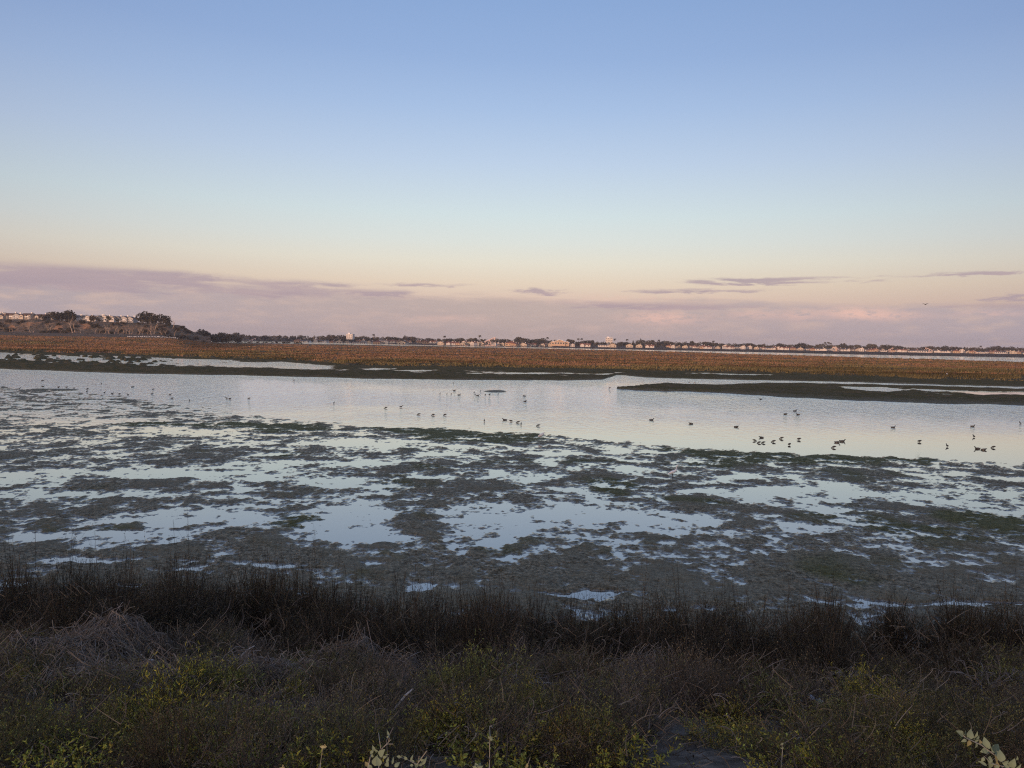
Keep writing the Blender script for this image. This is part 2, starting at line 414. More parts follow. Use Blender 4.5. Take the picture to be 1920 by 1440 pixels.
# what stands out of the water (+) and the pools (-): pixel centre, half sizes, weight, algae
BLOBS = [
    (330, 975, 170, 16, -1.5, 0), (230, 1008, 110, 14, -1.6, 0), (90, 1005, 60, 8, -1.0, 0), (640, 965, 90, 26, -1.4, 0), (700, 1008, 62, 22, -1.5, 0), (600, 1000, 60, 10, -1.0, 0),
    (900, 985, 105, 30, -1.6, 0), (940, 1008, 45, 14, -1.2, 0), (1120, 965, 150, 22, -1.4, 0), (1230, 975, 60, 18, -.8, 0), (190, 1048, 55, 5, -1.6, 0), (340, 1065, 60, 3, -.9, 0), (480, 1062, 60, 5, -1.5, 0), (250, 1096, 28, 5, -1.4, 0), (20, 1096, 20, 5, -1.2, 0),
    (1065, 1110, 85, 6, -1.7, 0), (1130, 1107, 40, 4, -1, 0), (1155, 1037, 26, 6, -1.6, 0), (1330, 1139, 25, 5, -1.7, 0), (1250, 1140, 22, 4, -1.2, 0), (1245, 1022, 25, 14, -1, 0), (1290, 1000, 45, 8, -1, 0), (775, 1105, 28, 10, -1.3, 0), (700, 1055, 30, 6, -1.2, 0),
    (1540, 955, 80, 14, -1.4, 0), (1490, 993, 55, 15, -1.5, 0), (1610, 985, 70, 8, -1.4, 0), (1735, 1085, 55, 7, -1.8, 0), (1870, 1009, 45, 5, -1.5, 0), (1690, 1127, 70, 4, -1.5, 0), (1815, 1131, 50, 4, -1.6, 0), (1545, 1128, 40, 5, -1, 0), (1500, 1115, 30, 7, -1, 0), (1900, 1132, 30, 4, -1.4, 0),
    (1640, 1000, 40, 5, -1.2, 0), (1680, 925, 150, 12, -1.1, 0), (1850, 950, 90, 10, -.9, 0), (1400, 925, 100, 16, -1.0, 0), (1560, 915, 60, 9, -.8, 0), (1450, 895, 60, 8, -.8, 0),
    (270, 885, 60, 11, -1.3, 0), (80, 890, 90, 12, -.9, 0), (430, 895, 70, 12, -1.0, 0), (300, 890, 90, 8, -.8, 0), (130, 925, 90, 6, -.9, 0), (560, 870, 90, 10, -1.1, 0), (720, 830, 120, 9, -1.4, 0), (850, 822, 60, 4, -1.1, 0), (690, 868, 80, 8, -1.1, 0), (790, 852, 60, 5, -1.0, 0), (560, 890, 50, 6, -1.0, 0),
    (400, 808, 120, 9, -1.3, 0), (180, 790, 140, 6, -1.1, 0), (60, 777, 80, 5, -1.0, 0), (180, 765, 120, 4, -.8, 0), (500, 778, 130, 5, -.8, 0), (620, 905, 60, 9, -1.0, 0), (860, 895, 90, 8, -1.0, 0), (1040, 895, 80, 8, -.7, 0), (1010, 850, 60, 4, -.9, 0), (1090, 850, 50, 4, -.7, 0),
    (1170, 845, 22, 6, -1.4, 0), (1230, 848, 55, 6, -1.0, 0), (1170, 880, 50, 8, -1, 0), (1310, 875, 50, 10, -.9, 0), (1200, 915, 16, 9, -1, 0), (1147, 913, 22, 4, -1.8, 0), (1120, 909, 14, 3, -1.2, 0), (1020, 925, 60, 6, -.8, 0), (1380, 893, 50, 6, -1.0, 0), (1580, 874, 45, 6, -1.2, 0), (1690, 878, 70, 5, -1.1, 0), (1465, 875, 45, 6, -1.1, 0), (1810, 890, 60, 5, -.9, 0), (1890, 897, 50, 4, -.9, 0),
    (860, 920, 150, 22, 1.3, .2), (770, 910, 60, 10, .8, .1), (540, 975, 80, 16, 1.1, .6), (530, 950, 50, 8, .8, .3), (1750, 985, 170, 32, 1.7, .5), (1860, 975, 80, 14, 1.0, 1), (1060, 1025, 120, 28, 1.2, .1), (1000, 1060, 80, 20, .8, .1), (1450, 1050, 240, 45, 1.2, .08), (1620, 1070, 150, 30, .8, .15), (1800, 1060, 120, 40, .8, .1), (1140, 912, 45, 15, 1.6, .6), (1250, 900, 40, 14, 1, .1), (1230, 922, 25, 8, .9, .1),
    (880, 816, 120, 10, 2.0, 1), (760, 805, 90, 5, 1.6, .8), (530, 803, 70, 9, 1.9, .9), (430, 797, 90, 4.5, 1.9, .8), (290, 796, 80, 4, 1.7, .8), (960, 822, 60, 8, 1.6, 1), (1340, 846, 100, 9, 1.8, 1), (1500, 857, 150, 9, 1.8, .9), (1680, 866, 150, 10, 1.4, .6), (1420, 868, 120, 12, 1.0, .4), (1620, 890, 100, 16, 1.1, .3), (1460, 905, 50, 10, .8, .1), (1480, 962, 55, 7, 1.2, .3), (1455, 985, 40, 8, .9, .1), (1540, 933, 22, 4, 1.5, .1),
    (780, 1030, 120, 18, 1.1, .3), (60, 960, 110, 16, 1.2, .1), (220, 915, 130, 10, 1.0, .1), (170, 945, 110, 12, .8, .1), (560, 850, 60, 6, .8, .2), (590, 880, 60, 7, 1.3, .2), (620, 860, 50, 5, 1.1, .2), (790, 880, 80, 11, 1.2, .2), (720, 893, 30, 4, 1.2, .2), (380, 985, 40, 8, .9, .2), (210, 992, 45, 4, 1.6, .2), (235, 984, 18, 4, 1.3, .2), (150, 860, 150, 16, .8, .05), (400, 850, 90, 9, .7, .05), (330, 910, 80, 9, .9, .05), (780, 975, 40, 15, 1.1, .2), (810, 991, 40, 8, 1, .1), (830, 1000, 40, 7, .8, .1), (420, 1000, 80, 12, .8, .15), (660, 1030, 80, 12, .8, .1), (900, 870, 100, 12, .8, .3), (1000, 880, 60, 10, .8, .1), (1130, 890, 80, 10, .7, .1), (1080, 865, 60, 8, .8, .2), (1160, 863, 60, 8, .8, .1), (1280, 935, 60, 8, 1.2, .4), (1350, 945, 90, 8, 1.0, .4), (1330, 880, 60, 10, .7, .2),
    # islets in the channel
    (100, 731, 46, 3.0, 3.2, .2), (-20, 727, 32, 2.5, 3, .1), (930, 734, 27, 3.2, 3.4, .7)]
BW = []
for (u, v, ru, rv, a, g) in BLOBS:
    c = at(u, v); BW.append((c[0], c[1], ru * c[1] / FPX, rv * c[1] ** 2 / (6 * FPX), a, g))


def mud_height(x, y):
    t = x / y
    dn = d_near(t); dc = d_chan(t); dm = d_marsh(t)
    w1 = fbm(x / 2.6, y / 2.6, 3, 5); w2 = fbm(x / 2.6, y / 2.6, 3, 9)
    amp = np.clip(y / 45, 0.45, 1.6)
    xw = x + 0.75 * w1 * amp; yw = y + 1.0 * w2 * amp
    B = np.interp(y, [10, 15.5, 17.5, 20, 23, 27, 36, 42, 60, 90], [1.3, 1.22, 1.15, .92, .52, .3, .3, .28, .2, .10])
    A = np.zeros_like(x); near = y < 140
    bb = np.zeros_like(x)
    for (cx, cy, rx, ry, a, g) in BW:
        q = ((xw - cx) / rx) ** 2 + ((yw - cy) / ry) ** 2
        e = np.exp(-np.minimum(q, 40) ** 1.4 * 0.75)
        bb += a * e; A += g * e * 1.1
    streak = sstep(y, 48, 62) * sstep(-t, 0.0, 0.25)
    n = fbm(x / 3.6, y / 2.9, 3, 21) * 0.65 + fbm(x / 1.25, y / 1.1, 4, 31, .6) * (1.25 + .25 * streak) + fbm(x / 0.3, y / 0.34, 3, 41, .7) * .8
    n += streak * fbm(x / 4.0, y / 1.1, 3, 51) * 0.8
    # finer churned ground close to the bank
    n += np.interp(y, [14, 24], [0.35, 0.0]) * fbm(x / .35, y / .35, 3, 61)
    inner = np.clip(bb, -1.6, 1.6) * .52 + B * np.clip(1 - np.abs(bb), 0.2, 1) * 1.0 + n * 1.25
    h = 0.055 * inner
    h = np.where(h > 0.05, 0.05 + (h - 0.05) * 0.6, h)
    # the channel
    edge = dn * (1 + 0.02 * fbm(t * 25, t * 3, 3, 71) + 0.03 * fbm(x / 1.3, y / 2.5, 4, 72, .65))
    chan = sstep(y / edge, 0.93, 1.06) ** 1.6
    isl = np.zeros_like(x)
    for (cx, cy, rx, ry, a, g) in BW[-3:]:
        q = ((x + .3 * w1 - cx) / rx) ** 2 + ((y + .4 * w2 - cy) / ry) ** 2
        isl = np.maximum(isl, 0.32 * np.exp(-q ** 2 * 0.5))
    h = h * (1 - chan) + chan * (-0.25 + isl)
    # far banks of the channel, with tide pools before the marsh grass
    far_b = sstep(y / (dc * (1 + 0.012 * fbm(x / 5, y / 12, 4, 81, .6))), 0.995, 1.03)
    bank = 0.17 + 0.11 * fbm(x / 9, y / 12, 3, 85) + .05 * fbm(x / 1.5, y / 3, 2, 87)
    rel = np.clip((y - dc) / np.maximum(dm - dc, 1), 0, 1.5)
    u_ = t
    pl = sstep(-t, 0.18, 0.42)                         # broad pools at the far side, west end
    pools = np.exp(-((rel - 0.62) / 0.24) ** 2) * pl * (0.75 - .9 * fbm(x / 14, y / 26, 4, 91)) * 0.55
    mid = np.exp(-((t + 0.2) / 0.17) ** 2)
    pools += np.exp(-((rel - 0.66) / 0.2) ** 2) * mid * np.clip(.55 + .9 * fbm(x / 10, y / 14, 4, 95), 0, 1.3) * 0.36
    mid2 = np.exp(-((t - 0.06) / 0.12) ** 2)
    pools += np.exp(-((rel - 0.5) / 0.14) ** 2) * mid2 * np.clip(.5 + 1.1 * fbm(x / 12, y / 9, 4, 96), 0, 1.2) * 0.36
    mid3 = np.exp(-((t - 0.3) / 0.07) ** 2)
    pools += np.exp(-((rel - 0.8) / 0.1) ** 2) * mid3 * 0.3
    lumps = sstep(fbm(x / 3.4, y / 6, 3, 97), 0.12, 0.42) * sstep(-t, 0.42, 0.5) * 0.75 * np.exp(-((rel - 0.6) / 0.3) ** 2)
    h2 = bank - pools + lumps
    h = h * (1 - far_b) + h2 * far_b
    # the long spit
    sp_n, sp_f = SPIT(t)
    sp_n = sp_n * (1 + .018 * fbm(x / 3, y / 6, 4, 103, .6) * sstep(t, _t0, _t0 + .06)); sp_f = sp_f * (1 + .012 * fbm(x / 5, y / 8, 3, 104, .6))
    r = (y - sp_n) / np.maximum(sp_f - sp_n, 0.5)
    ins = sstep(r, -0.01, 0.14) * (1 - sstep(r, 0.86, 1.01)) * (sp_f > sp_n + 0.6)
    hs = 0.22 + 0.08 * fbm(x / 4, y / 5, 3, 101)
    pool_s = sstep(t, 0.36, 0.47) * np.exp(-((r - 0.62) / 0.17) ** 2) * (0.34 + 0.5 * fbm(x / 5, y / 9, 4, 105)) + sstep(t, 0.36, .45) * np.exp(-((r - .3) / .06) ** 2) * .3 * (fbm(x / 6, y / 5, 3, 107) > 0.1)
    h = np.maximum(h, ins * hs * 1.2 - 0.2 * (1 - ins)) - ins * np.clip(pool_s, 0, .6)
    algae = np.clip(A, 0, 1) * (y < dn * 1.02) + ins * (0.35 + 0.5 * fbm(x / 8, y / 10, 3, 111)) + far_b * (0.4 + .4 * fbm(x / 9, y / 9, 2, 119))
    return h, np.clip(np.maximum(far_b, ins), 0, 1), np.clip(algae + (0.55 * fbm(x / 3.5, y / 4, 3, 115) + .08) * (y < dn), 0, 1)


_sn = line([(1154, 729.3), (1200, 733.5), (1350, 738), (1450, 746), (1600, 754.5), (1760, 760), (1920, 763.5), (2300, 776)])
_sf = line([(1154, 729), (1180, 725.5), (1210, 722.3), (1250, 719.5), (1340, 722), (1400, 719.5), (1440, 717.5), (1620, 719.2), (1700, 721.5), (1920, 728), (2300, 738)])
_t0 = at(1154, 729)[0] / at(1154, 729)[1]


def SPIT(t):
    a = _sn(t); b = _sf(t)
    b = np.where(t < _t0, a - 1, b)
    return a, b


# mud material
m, kk, out = mat('tidal_mud')
geo = kk.new('ShaderNodeNewGeometry').outputs['Position']
a_al = attr(kk, 'algae').outputs['Fac']; a_fb = attr(kk, 'silt').outputs['Fac']
nf0 = kk.noise(geo, 9.0, 8, 0.68); nlow = kk.noise(geo, .33, 4, .6)
calm = kk.math('MULTIPLY_ADD', kk.step(nlow, .38, .62), .75, .35)      # some stretches are smooth silt, others churned
nf = kk.math('ADD', kk.math('MULTIPLY', kk.math('SUBTRACT', nf0, .5), calm), kk.math('MULTIPLY_ADD', nlow, .16, .42)); nm = kk.noise(geo, 1.1, 5, 0.6); nx = kk.noise(geo, 34.0, 4, 0.7)
base = kk.ramp(nf, [(0.34, (.050, .046, .031)), (0.5, (.170, .156, .108)), (0.64, (.34, .315, .23))])
warm = kk.mix(kk.step(nm, .4, .7), base, kk.ramp(nf, [(0.34, (.054, .046, .027)), (0.5, (.178, .152, .096)), (0.64, (.35, .305, .205))]))
green = kk.ramp(nf, [(0.34, (.036, .036, .012)), (0.52, (.108, .106, .038)), (0.68, (.20, .19, .07))])
colr = kk.mix(kk.step(kk.math('ADD', a_al, kk.math('MULTIPLY_ADD', nm, .5, -.25)), .25, .75), warm, green)
colr = kk.mix(kk.math('MULTIPLY', a_fb, .85), colr, kk.mix(kk.step(nm, .42, .6), kk.ramp(nf, [(0.36, (.055, .044, .027)), (0.5, (.118, .096, .060)), (0.62, (.19, .158, .10))]), kk.ramp(nf, [(0.36, (.036, .035, .015)), (0.5, (.088, .082, .036)), (0.62, (.145, .13, .062))])))
hgt = kk.math('ADD', nf, kk.math('MULTIPLY', kk.math('MULTIPLY', nx, 0.4), calm))
pr_ = princ(kk, out, colr, kk.math('MULTIPLY_ADD', nm, .3, .5), 0.08, bumpn(kk, hgt, 1.0, 0.09))
kk.l.new(kk.math('MULTIPLY_ADD', a_fb, -.08, .08, clamp=True), pr_.inputs['Specular IOR Level'])
# a film of water lies on the lowest mud: it mirrors the sky, thinning out upwards
spz = kk.new('ShaderNodeSeparateXYZ'); kk.l.new(geo, spz.inputs[0])
nfilm = kk.noise(geo, 5.0, 6, 0.7)
zz = kk.math('ADD', spz.outputs[2], kk.math('MULTIPLY_ADD', nfilm, 0.11, -0.055))
film = kk.new('ShaderNodeMapRange', interpolation_type='SMOOTHSTEP'); kk.l.new(zz, film.inputs['Value'])
film.inputs['From Min'].default_value = 0.036; film.inputs['From Max'].default_value = -0.012
flim = kk.math('MULTIPLY', film.outputs[0], 0.7)
gfl = kk.new('ShaderNodeBsdfGlossy'); gfl.inputs['Roughness'].default_value = 0.12; gfl.inputs['Color'].default_value = (.9, .9, .9, 1)
ffr = kk.new('ShaderNodeFresnel'); ffr.inputs['IOR'].default_value = 1.33
mxf = kk.new('ShaderNodeMixShader'); kk.l.new(kk.math('MULTIPLY', flim, kk.math('POWER', ffr.outputs[0], 0.42)), mxf.inputs[0]); kk.l.new(pr_.outputs[0], mxf.inputs[1]); kk.l.new(gfl.outputs[0], mxf.inputs[2])
kk.l.new(mxf.outputs[0], out.inputs[0])
M_MUD = m

# water: mirror by angle over dark silt, ruffled by a light breeze out in the channel
m, kk, out = mat('water_surface')
geo = kk.new('ShaderNodeNewGeometry').outputs['Position']
sp = kk.new('ShaderNodeSeparateXYZ'); kk.l.new(geo, sp.inputs[0])
wv = kk.comb(kk.math('MULTIPLY', sp.outputs[0], 0.9), kk.math('MULTIPLY', sp.outputs[1], 0.75), 0.0)
w1 = kk.noise(wv, 2.2, 4, 0.6, dist=.4); patch = kk.noise(geo, 0.035, 3, 0.5)
far_ = kk.step(sp.outputs[1], 40, 75)
ruff = kk.math('MULTIPLY', far_, kk.step(patch, 0.25, 0.5))
bn = kk.new('ShaderNodeBump'); w2 = kk.noise(kk.comb(kk.math('MULTIPLY', sp.outputs[0], 0.7), kk.math('MULTIPLY', sp.outputs[1], 0.22), 4.0), 1.6, 4, 0.65)
kk.l.new(kk.math('ADD', w1, kk.math('MULTIPLY', w2, 1.1)), bn.inputs['Height']); bn.inputs['Distance'].default_value = 0.12
kk.l.new(kk.math('MULTIPLY_ADD', ruff, 0.8, 0.006), bn.inputs['Strength'])
fr = kk.new('ShaderNodeFresnel'); fr.inputs['IOR'].default_value = 1.33
gl = kk.new('ShaderNodeBsdfGlossy'); gl.inputs['Color'].default_value = (1, .985, .94, 1); gl.inputs['Roughness'].default_value = 0.03
kk.l.new(bn.outputs[0], gl.inputs['Normal'])
df = kk.new('ShaderNodeBsdfDiffuse'); df.inputs['Color'].default_value = (.05, .05, .047, 1)
mx = kk.new('ShaderNodeMixShader'); kk.l.new(kk.math('MULTIPLY_ADD', fr.outputs[0], 1.12, 0.26, clamp=True), mx.inputs[0]); kk.l.new(df.outputs[0], mx.inputs[1]); kk.l.new(gl.outputs[0], mx.inputs[2])
kk.l.new(mx.outputs[0], out.inputs[0]); M_WATER = m

g = raw_mesh('water', [(-1500, 5, 0), (1500, 5, 0), (1500, 1500, 0), (-1500, 1500, 0)], [[0, 1, 2, 3]], None, [M_WATER])
tag(link(bpy.data.objects.new('water', g)), kind='structure')

# the tidal mud sheet
NR, NC = 640, 1080
inv = np.linspace(1 / 11.0, 1 / 330.0, NR); yy = 1 / inv
tt = np.linspace(-0.95, 0.95, NC)
Yg = np.repeat(yy[:, None], NC, 1); Xg = tt[None] * Yg
Hm, Fb, Al = mud_height(Xg.ravel(), Yg.ravel())
Hm = Hm.reshape(NR, NC); Al = Al.reshape(NR, NC)
me = grid_mesh('mudflat', np.stack([Xg, Yg, Hm], -1), [M_MUD], {'algae': Al, 'silt': Fb.reshape(NR, NC)})
tag(link(bpy.data.objects.new('mudflat', me)), kind='structure')


# ------------------------------------------------------------------ marsh plain
def rise(x, y):
    """Land climbing to the foot of the bluff at the western end."""
    t = x / y
    return sstep(-t, 0.385, 0.47) * sstep(y, 240, 530) * 3.6


def marsh_h(x, y):
    t = x / y
    dm = d_marsh(t) * (1 + 0.05 * fbm(t * 30, y * 0.002, 4, 131, .6))
    df_ = np.where(t < -0.435, 3000, d_mfar(t))
    ins = sstep(y / dm, 0.99, 1.03) * (1 - sstep(y / df_, 0.985, 1.0))
    h = 0.46 + 0.30 * fbm(x / 34, y / 26, 3, 133) + 0.14 * fbm(x / 4, y / 6, 3, 137) + rise(x, y)
    return h * ins - 0.45 * (1 - ins), ins


m, kk, out = mat('marsh_cover')
geo = kk.new('ShaderNodeNewGeometry').outputs['Position']
ol = attr(kk, 'olive').outputs['Fac']
n1_ = kk.noise(geo, 0.7, 6, 0.65); n2_ = kk.noise(geo, .06, 4, .6)
br = kk.ramp(n1_, [(0.3, (.07, .045, .027)), (0.5, (.175, .112, .066)), (0.72, (.28, .185, .112))])
gr = kk.ramp(n1_, [(0.3, (.036, .030, .015)), (0.5, (.085, .070, .034)), (0.72, (.14, .115, .06))])
c_ = kk.mix(kk.step(kk.math('ADD', ol, kk.math('MULTIPLY_ADD', n2_, 0.8, -0.4)), 0.3, 0.7), br, gr)
princ(kk, out, c_, 0.9, 0.1, bumpn(kk, n1_, 1.0, 0.3)); M_MARSH = m

NR2, NC2 = 230, 640
inv = np.linspace(1 / 100.0, 1 / 1050.0, NR2); yy = 1 / inv
tt = np.linspace(-1.05, 0.98, NC2)
Yg = np.repeat(yy[:, None], NC2, 1); Xg = tt[None] * Yg
Hh, In = marsh_h(Xg.ravel(), Yg.ravel()); Hh = Hh.reshape(NR2, NC2)


def olive_at(x, y):
    t = x / y; dm = d_marsh(t); rel = (y - dm) / dm
    o = 0.85 * np.exp(-np.clip(rel, 0, 9) / 0.22) * sstep(t, -0.75, -0.2) + 1.15 * fbm(x / 70, y / 22, 4, 141) + 1.2 * np.exp(-(fbm(x / 75, y / 30, 3, 149) / .06) ** 2) + 0.12 + .25 * sstep(t, 0.1, 0.6)
    return np.clip(o, 0, 1)


me = grid_mesh('marsh_plain', np.stack([Xg, Yg, Hh], -1), [M_MARSH], {'olive': olive_at(Xg, Yg)})
tag(link(bpy.data.objects.new('marsh_plain', me)), kind='structure')

# marsh grass: tufts of upright blades spread over the plain, denser (per metre) where near
NT_ = 62000
t_ = rng.uniform(-0.86, 0.86, NT_)
lo = d_marsh(t_); hi = np.minimum(np.where(t_ < -0.435, 560, d_mfar(t_)), 640)
q = rng.uniform(0, 1, NT_)
y_ = 1 / (1 / lo + (1 / hi - 1 / lo) * q ** 1.0)
x_ = t_ * y_
h_, in_ = marsh_h(x_, y_); keep = (in_ > 0.5) & (np.abs(fbm(x_ / 75, y_ / 30, 3, 149)) > .022)
x_, y_, h_ = x_[keep], y_[keep], h_[keep]; N = len(x_)
ol_ = olive_at(x_, y_) + rng.normal(0, .18, N)
size = np.interp(y_, [110, 300, 600], [.16, .38, .8])
V = []; C = []
for b in range(4):
    a = rng.uniform(0, np.pi, N); w = size * rng.uniform(.5, 1.0, N)
    hh = rng.uniform(.22, .62, N) * np.clip(.7 + .5 * fbm(x_ / 6, y_ / 9, 2, 145), .35, 1.3)
    dx, dy = np.cos(a) * w, np.sin(a) * w * .6
    ox, oy = rng.normal(0, 1, N) * size * 1.2, rng.normal(0, 1, N) * size * 1.6
    lean = rng.normal(0, .12, N)
    P0 = np.stack([x_ + ox - dx, y_ + oy - dy, h_ - .08], 1); P1 = np.stack([x_ + ox + dx, y_ + oy + dy, h_ - .08], 1)
    P2 = np.stack([x_ + ox + lean, y_ + oy, h_ + hh], 1)
    V.append(np.stack([P0, P1, P2], 1))
    f = sstep(ol_, .25, .65)[:, None]
    c = (1 - f) * np.array([[.235, .140, .086]]) + f * np.array([[.140, .118, .060]])
    c = c * (1 + .8 * fbm(x_ / 60, y_ / 13, 4, 147))[:, None]
    c = c * rng.uniform(.68, 1.2, (N, 1))
    C.append(np.repeat(c[:, None], 3, 1))
V = np.concatenate(V); C = np.concatenate(C)
M_GRASS = tinted('marsh_blades', 0.9, .1, 1.0, .05)
me = raw_mesh('marsh_grass', V.reshape(-1, 3), None, np.arange(len(V) * 3).reshape(-1, 3), [M_GRASS], {'tint': C.reshape(-1, 3)})
tag(link(bpy.data.objects.new('marsh_grass', me)), label='rust brown and olive marsh grass covering the plain beyond the channel', cat='marsh grass', kind='stuff')

# ------------------------------------------------------------------ far shore and bluff ground
m, kk, out = mat('far_ground')
geo = kk.new('ShaderNodeNewGeometry').outputs['Position']
n1_ = kk.noise(geo, 0.05, 6, 0.65)
princ(kk, out, kk.ramp(n1_, [(0.3, (.055, .036, .026)), (0.55, (.10, .066, .047)), (0.75, (.16, .11, .078))]), 0.95, 0.05); M_FAR = m


def far_h(x, y):
    t = x / y
    ds = d_strip(t)
    on = np.where(t < -0.43, sstep(y, 500, 540), sstep(y / ds, 1.0, 1.02))
    base = 0.45 + 1.1 * sstep(y, 900, 1150) + .15 * fbm(x / 40, y / 60, 3, 151)
    # low sandy hill left of centre
    c = far(500, 632, 830); q = ((x - c[0]) / 62) ** 2 + ((y - 850) / 70) ** 2
    base = base + 5.4 * np.exp(-q ** 1.5) + .8 * fbm(x / 9, y / 14, 3, 153) * np.exp(-q)
    return base * on - 0.6 * (1 - on) + rise(x, y) * 1.0 * (t < 0)


NR3, NC3 = 130, 420
yy = np.concatenate([1 / np.linspace(1 / 520.0, 1 / 1500.0, 112), np.geomspace(1560, 2650, 14)])
tt = np.linspace(-1.05, 1.0, NC3)
Yg = np.repeat(yy[:, None], NC3, 1); Xg = tt[None] * Yg
Hh = far_h(Xg, Yg)
me = grid_mesh('far_shore', np.stack([Xg, Yg, Hh], -1), [M_FAR])
tag(link(bpy.data.objects.new('far_shore', me)), kind='structure')

# bluff
_cr = np.array([(-700, 598), (-300, 597), (0, 598), (60, 599), (150, 602), (200, 603.5), (255, 605), (300, 607), (335, 609.5), (345, 612), (352, 617), (362, 622), (372, 627), (385, 631)], float)
_crt = np.array([ray(u, 600)[0] for u, v in _cr]); _crz = np.array([far(u, v, 668)[2] for u, v in _cr])


def bluff_h(x, y):
    t = x / y
    crest = np.interp(t, _crt, _crz)
    west = sstep(-t, 0.435, 0.475)
    foot = (3.9 + 2.8 * sstep(y, 540, 625)) * west - 2.0 * (1 - west)
    gul = 5.0 * np.abs(fbm(x / 9, y / 60, 3, 161)) + 7 * fbm(x / 40, y / 80, 2, 163)
    r = sstep(y + gul, 628, 668)
    h = foot + np.maximum(crest - foot, -4) * r ** 0.9
    h += (1.0 - r) * r * 4.0 * fbm(x / 5, y / 6, 3, 165)
    return h + .25 * fbm(x / 6, y / 9, 3, 167)


m, kk, out = mat('bluff_scrub')
geo = kk.new('ShaderNodeNewGeometry').outputs['Position']
ba = attr(kk, 'bare').outputs['Fac']
n1_ = kk.noise(geo, 0.35, 6, 0.7); n2_ = kk.noise(geo, .08, 4, .6)
scr = kk.ramp(n1_, [(0.32, (.07, .050, .034)), (0.5, (.17, .120, .082)), (0.7, (.28, .20, .14))])
scr = kk.mix(kk.step(n2_, .42, .62), scr, kk.ramp(n1_, [(0.3, (.055, .046, .032)), (0.55, (.13, .108, .078)), (0.7, (.20, .165, .125))]))
soil = kk.ramp(n1_, [(0.3, (.20, .105, .055)), (0.65, (.40, .23, .13))])
c_ = kk.mix(kk.step(kk.math('ADD', ba, kk.math('MULTIPLY_ADD', n1_, .7, -.35)), .35, .6), scr, soil)
princ(kk, out, c_, .95, .05, bumpn(kk, n1_, 1.0, 1.0)); M_BLUFF = m
yy = np.concatenate([np.linspace(556, 700, 110), np.linspace(704, 1000, 12)]); tt = np.linspace(-1.05, -0.405, 420)
Yg = np.repeat(yy[:, None], len(tt), 1); Xg = tt[None] * Yg
Hh = bluff_h(Xg, Yg)
bare = np.zeros_like(Xg)
for (u, v, ru, rv, a) in [(22, 613, 9, 3.5, .8), (56, 608, 10, 5, .8), (75, 605.5, 12, 1.5, .6), (110, 614, 8, 5, 1.1), (160, 612.5, 11, 5, 1.2), (150, 607, 7, 2, .7), (95, 617, 30, 1.2, .5), (235, 611, 12, 3, .5), (40, 617, 20, 1, .5)]:
    tx = ray(u, v)[0]; zc = far(u, v, 652)[2]
    bare += a * np.exp(-((Xg / Yg - tx) * FPX / ru) ** 2 - ((Hh - zc) / (rv * 652 / FPX)) ** 2)
me = grid_mesh('bluff', np.stack([Xg, Yg, Hh], -1), [M_BLUFF], {'bare': bare})
tag(link(bpy.data.objects.new('bluff', me)), kind='structure')


# ------------------------------------------------------------------ the near bank the viewer stands on
def toe(x):
    return 14.2 + 0.9 * sstep(-x, 1.0, 6.0) + 0.5 * fbm(x / 3.0, x * 0 + 3.3, 3, 171)


def bank_h(x, y):
    x = np.asarray(x, float); y = np.asarray(y, float)
    s = np.interp(y / toe(x), [-30, 0.0, .11, .2, .3, .62, .8, .94, 1.0, 1.08], [4.25, 4.32, 4.22, 3.95, 3.5, 1.95, .95, .28, .06, -.25])
    lump = .13 * fbm(x / 1.3, y / 1.3, 4, 175) * sstep(y, 1.5, 4) + .035 * fbm(x / .3, y / .3, 3, 177)
    return s + lump * (1 - sstep(y / toe(x), .9, 1.0))


def on_bank(u, v):
    tx, tz = ray(u, v)
    y = np.linspace(2.0, 17, 1500); z = CAM[2] + tz * y
    hit = np.nonzero(z <= bank_h(tx * y, y))[0]
    i = hit[0] if len(hit) else len(y) - 1
    return np.array([tx * y[i], y[i], float(bank_h(tx * y[i], y[i]))])


m, kk, out = mat('bank_soil')
geo = kk.new('ShaderNodeNewGeometry').outputs['Position']
n1_ = kk.noise(geo, 7.0, 8, 0.7); n2_ = kk.noise(geo, 1.2, 4, .6)
so_ = kk.ramp(n1_, [(0.3, (.045, .038, .031)), (0.5, (.12, .102, .086)), (0.72, (.24, .21, .18))])
so_ = kk.mix(kk.step(n2_, .45, .6), so_, kk.ramp(n1_, [(0.3, (.06, .048, .037)), (0.7, (.19, .155, .125))]))
princ(kk, out, so_, .95, .1, bumpn(kk, n1_, .9, .06)); M_SOIL = m
yy = np.concatenate([[-260, -120, -60, -30, -15, -8, -4, -2, -1, 0, 1], np.linspace(1.5, 16.8, 190)]); tt = np.concatenate([[-200, -90, -45, -28], np.linspace(-20, 20, 330), [28, 45, 90, 200]])
Yg = np.repeat(yy[:, None], len(tt), 1); Xg = np.repeat(tt[None], len(yy), 0)
me = grid_mesh('near_bank', np.stack([Xg, Yg, bank_h(Xg, Yg)], -1), [M_SOIL])
tag(link(bpy.data.objects.new('near_bank', me)), kind='structure')

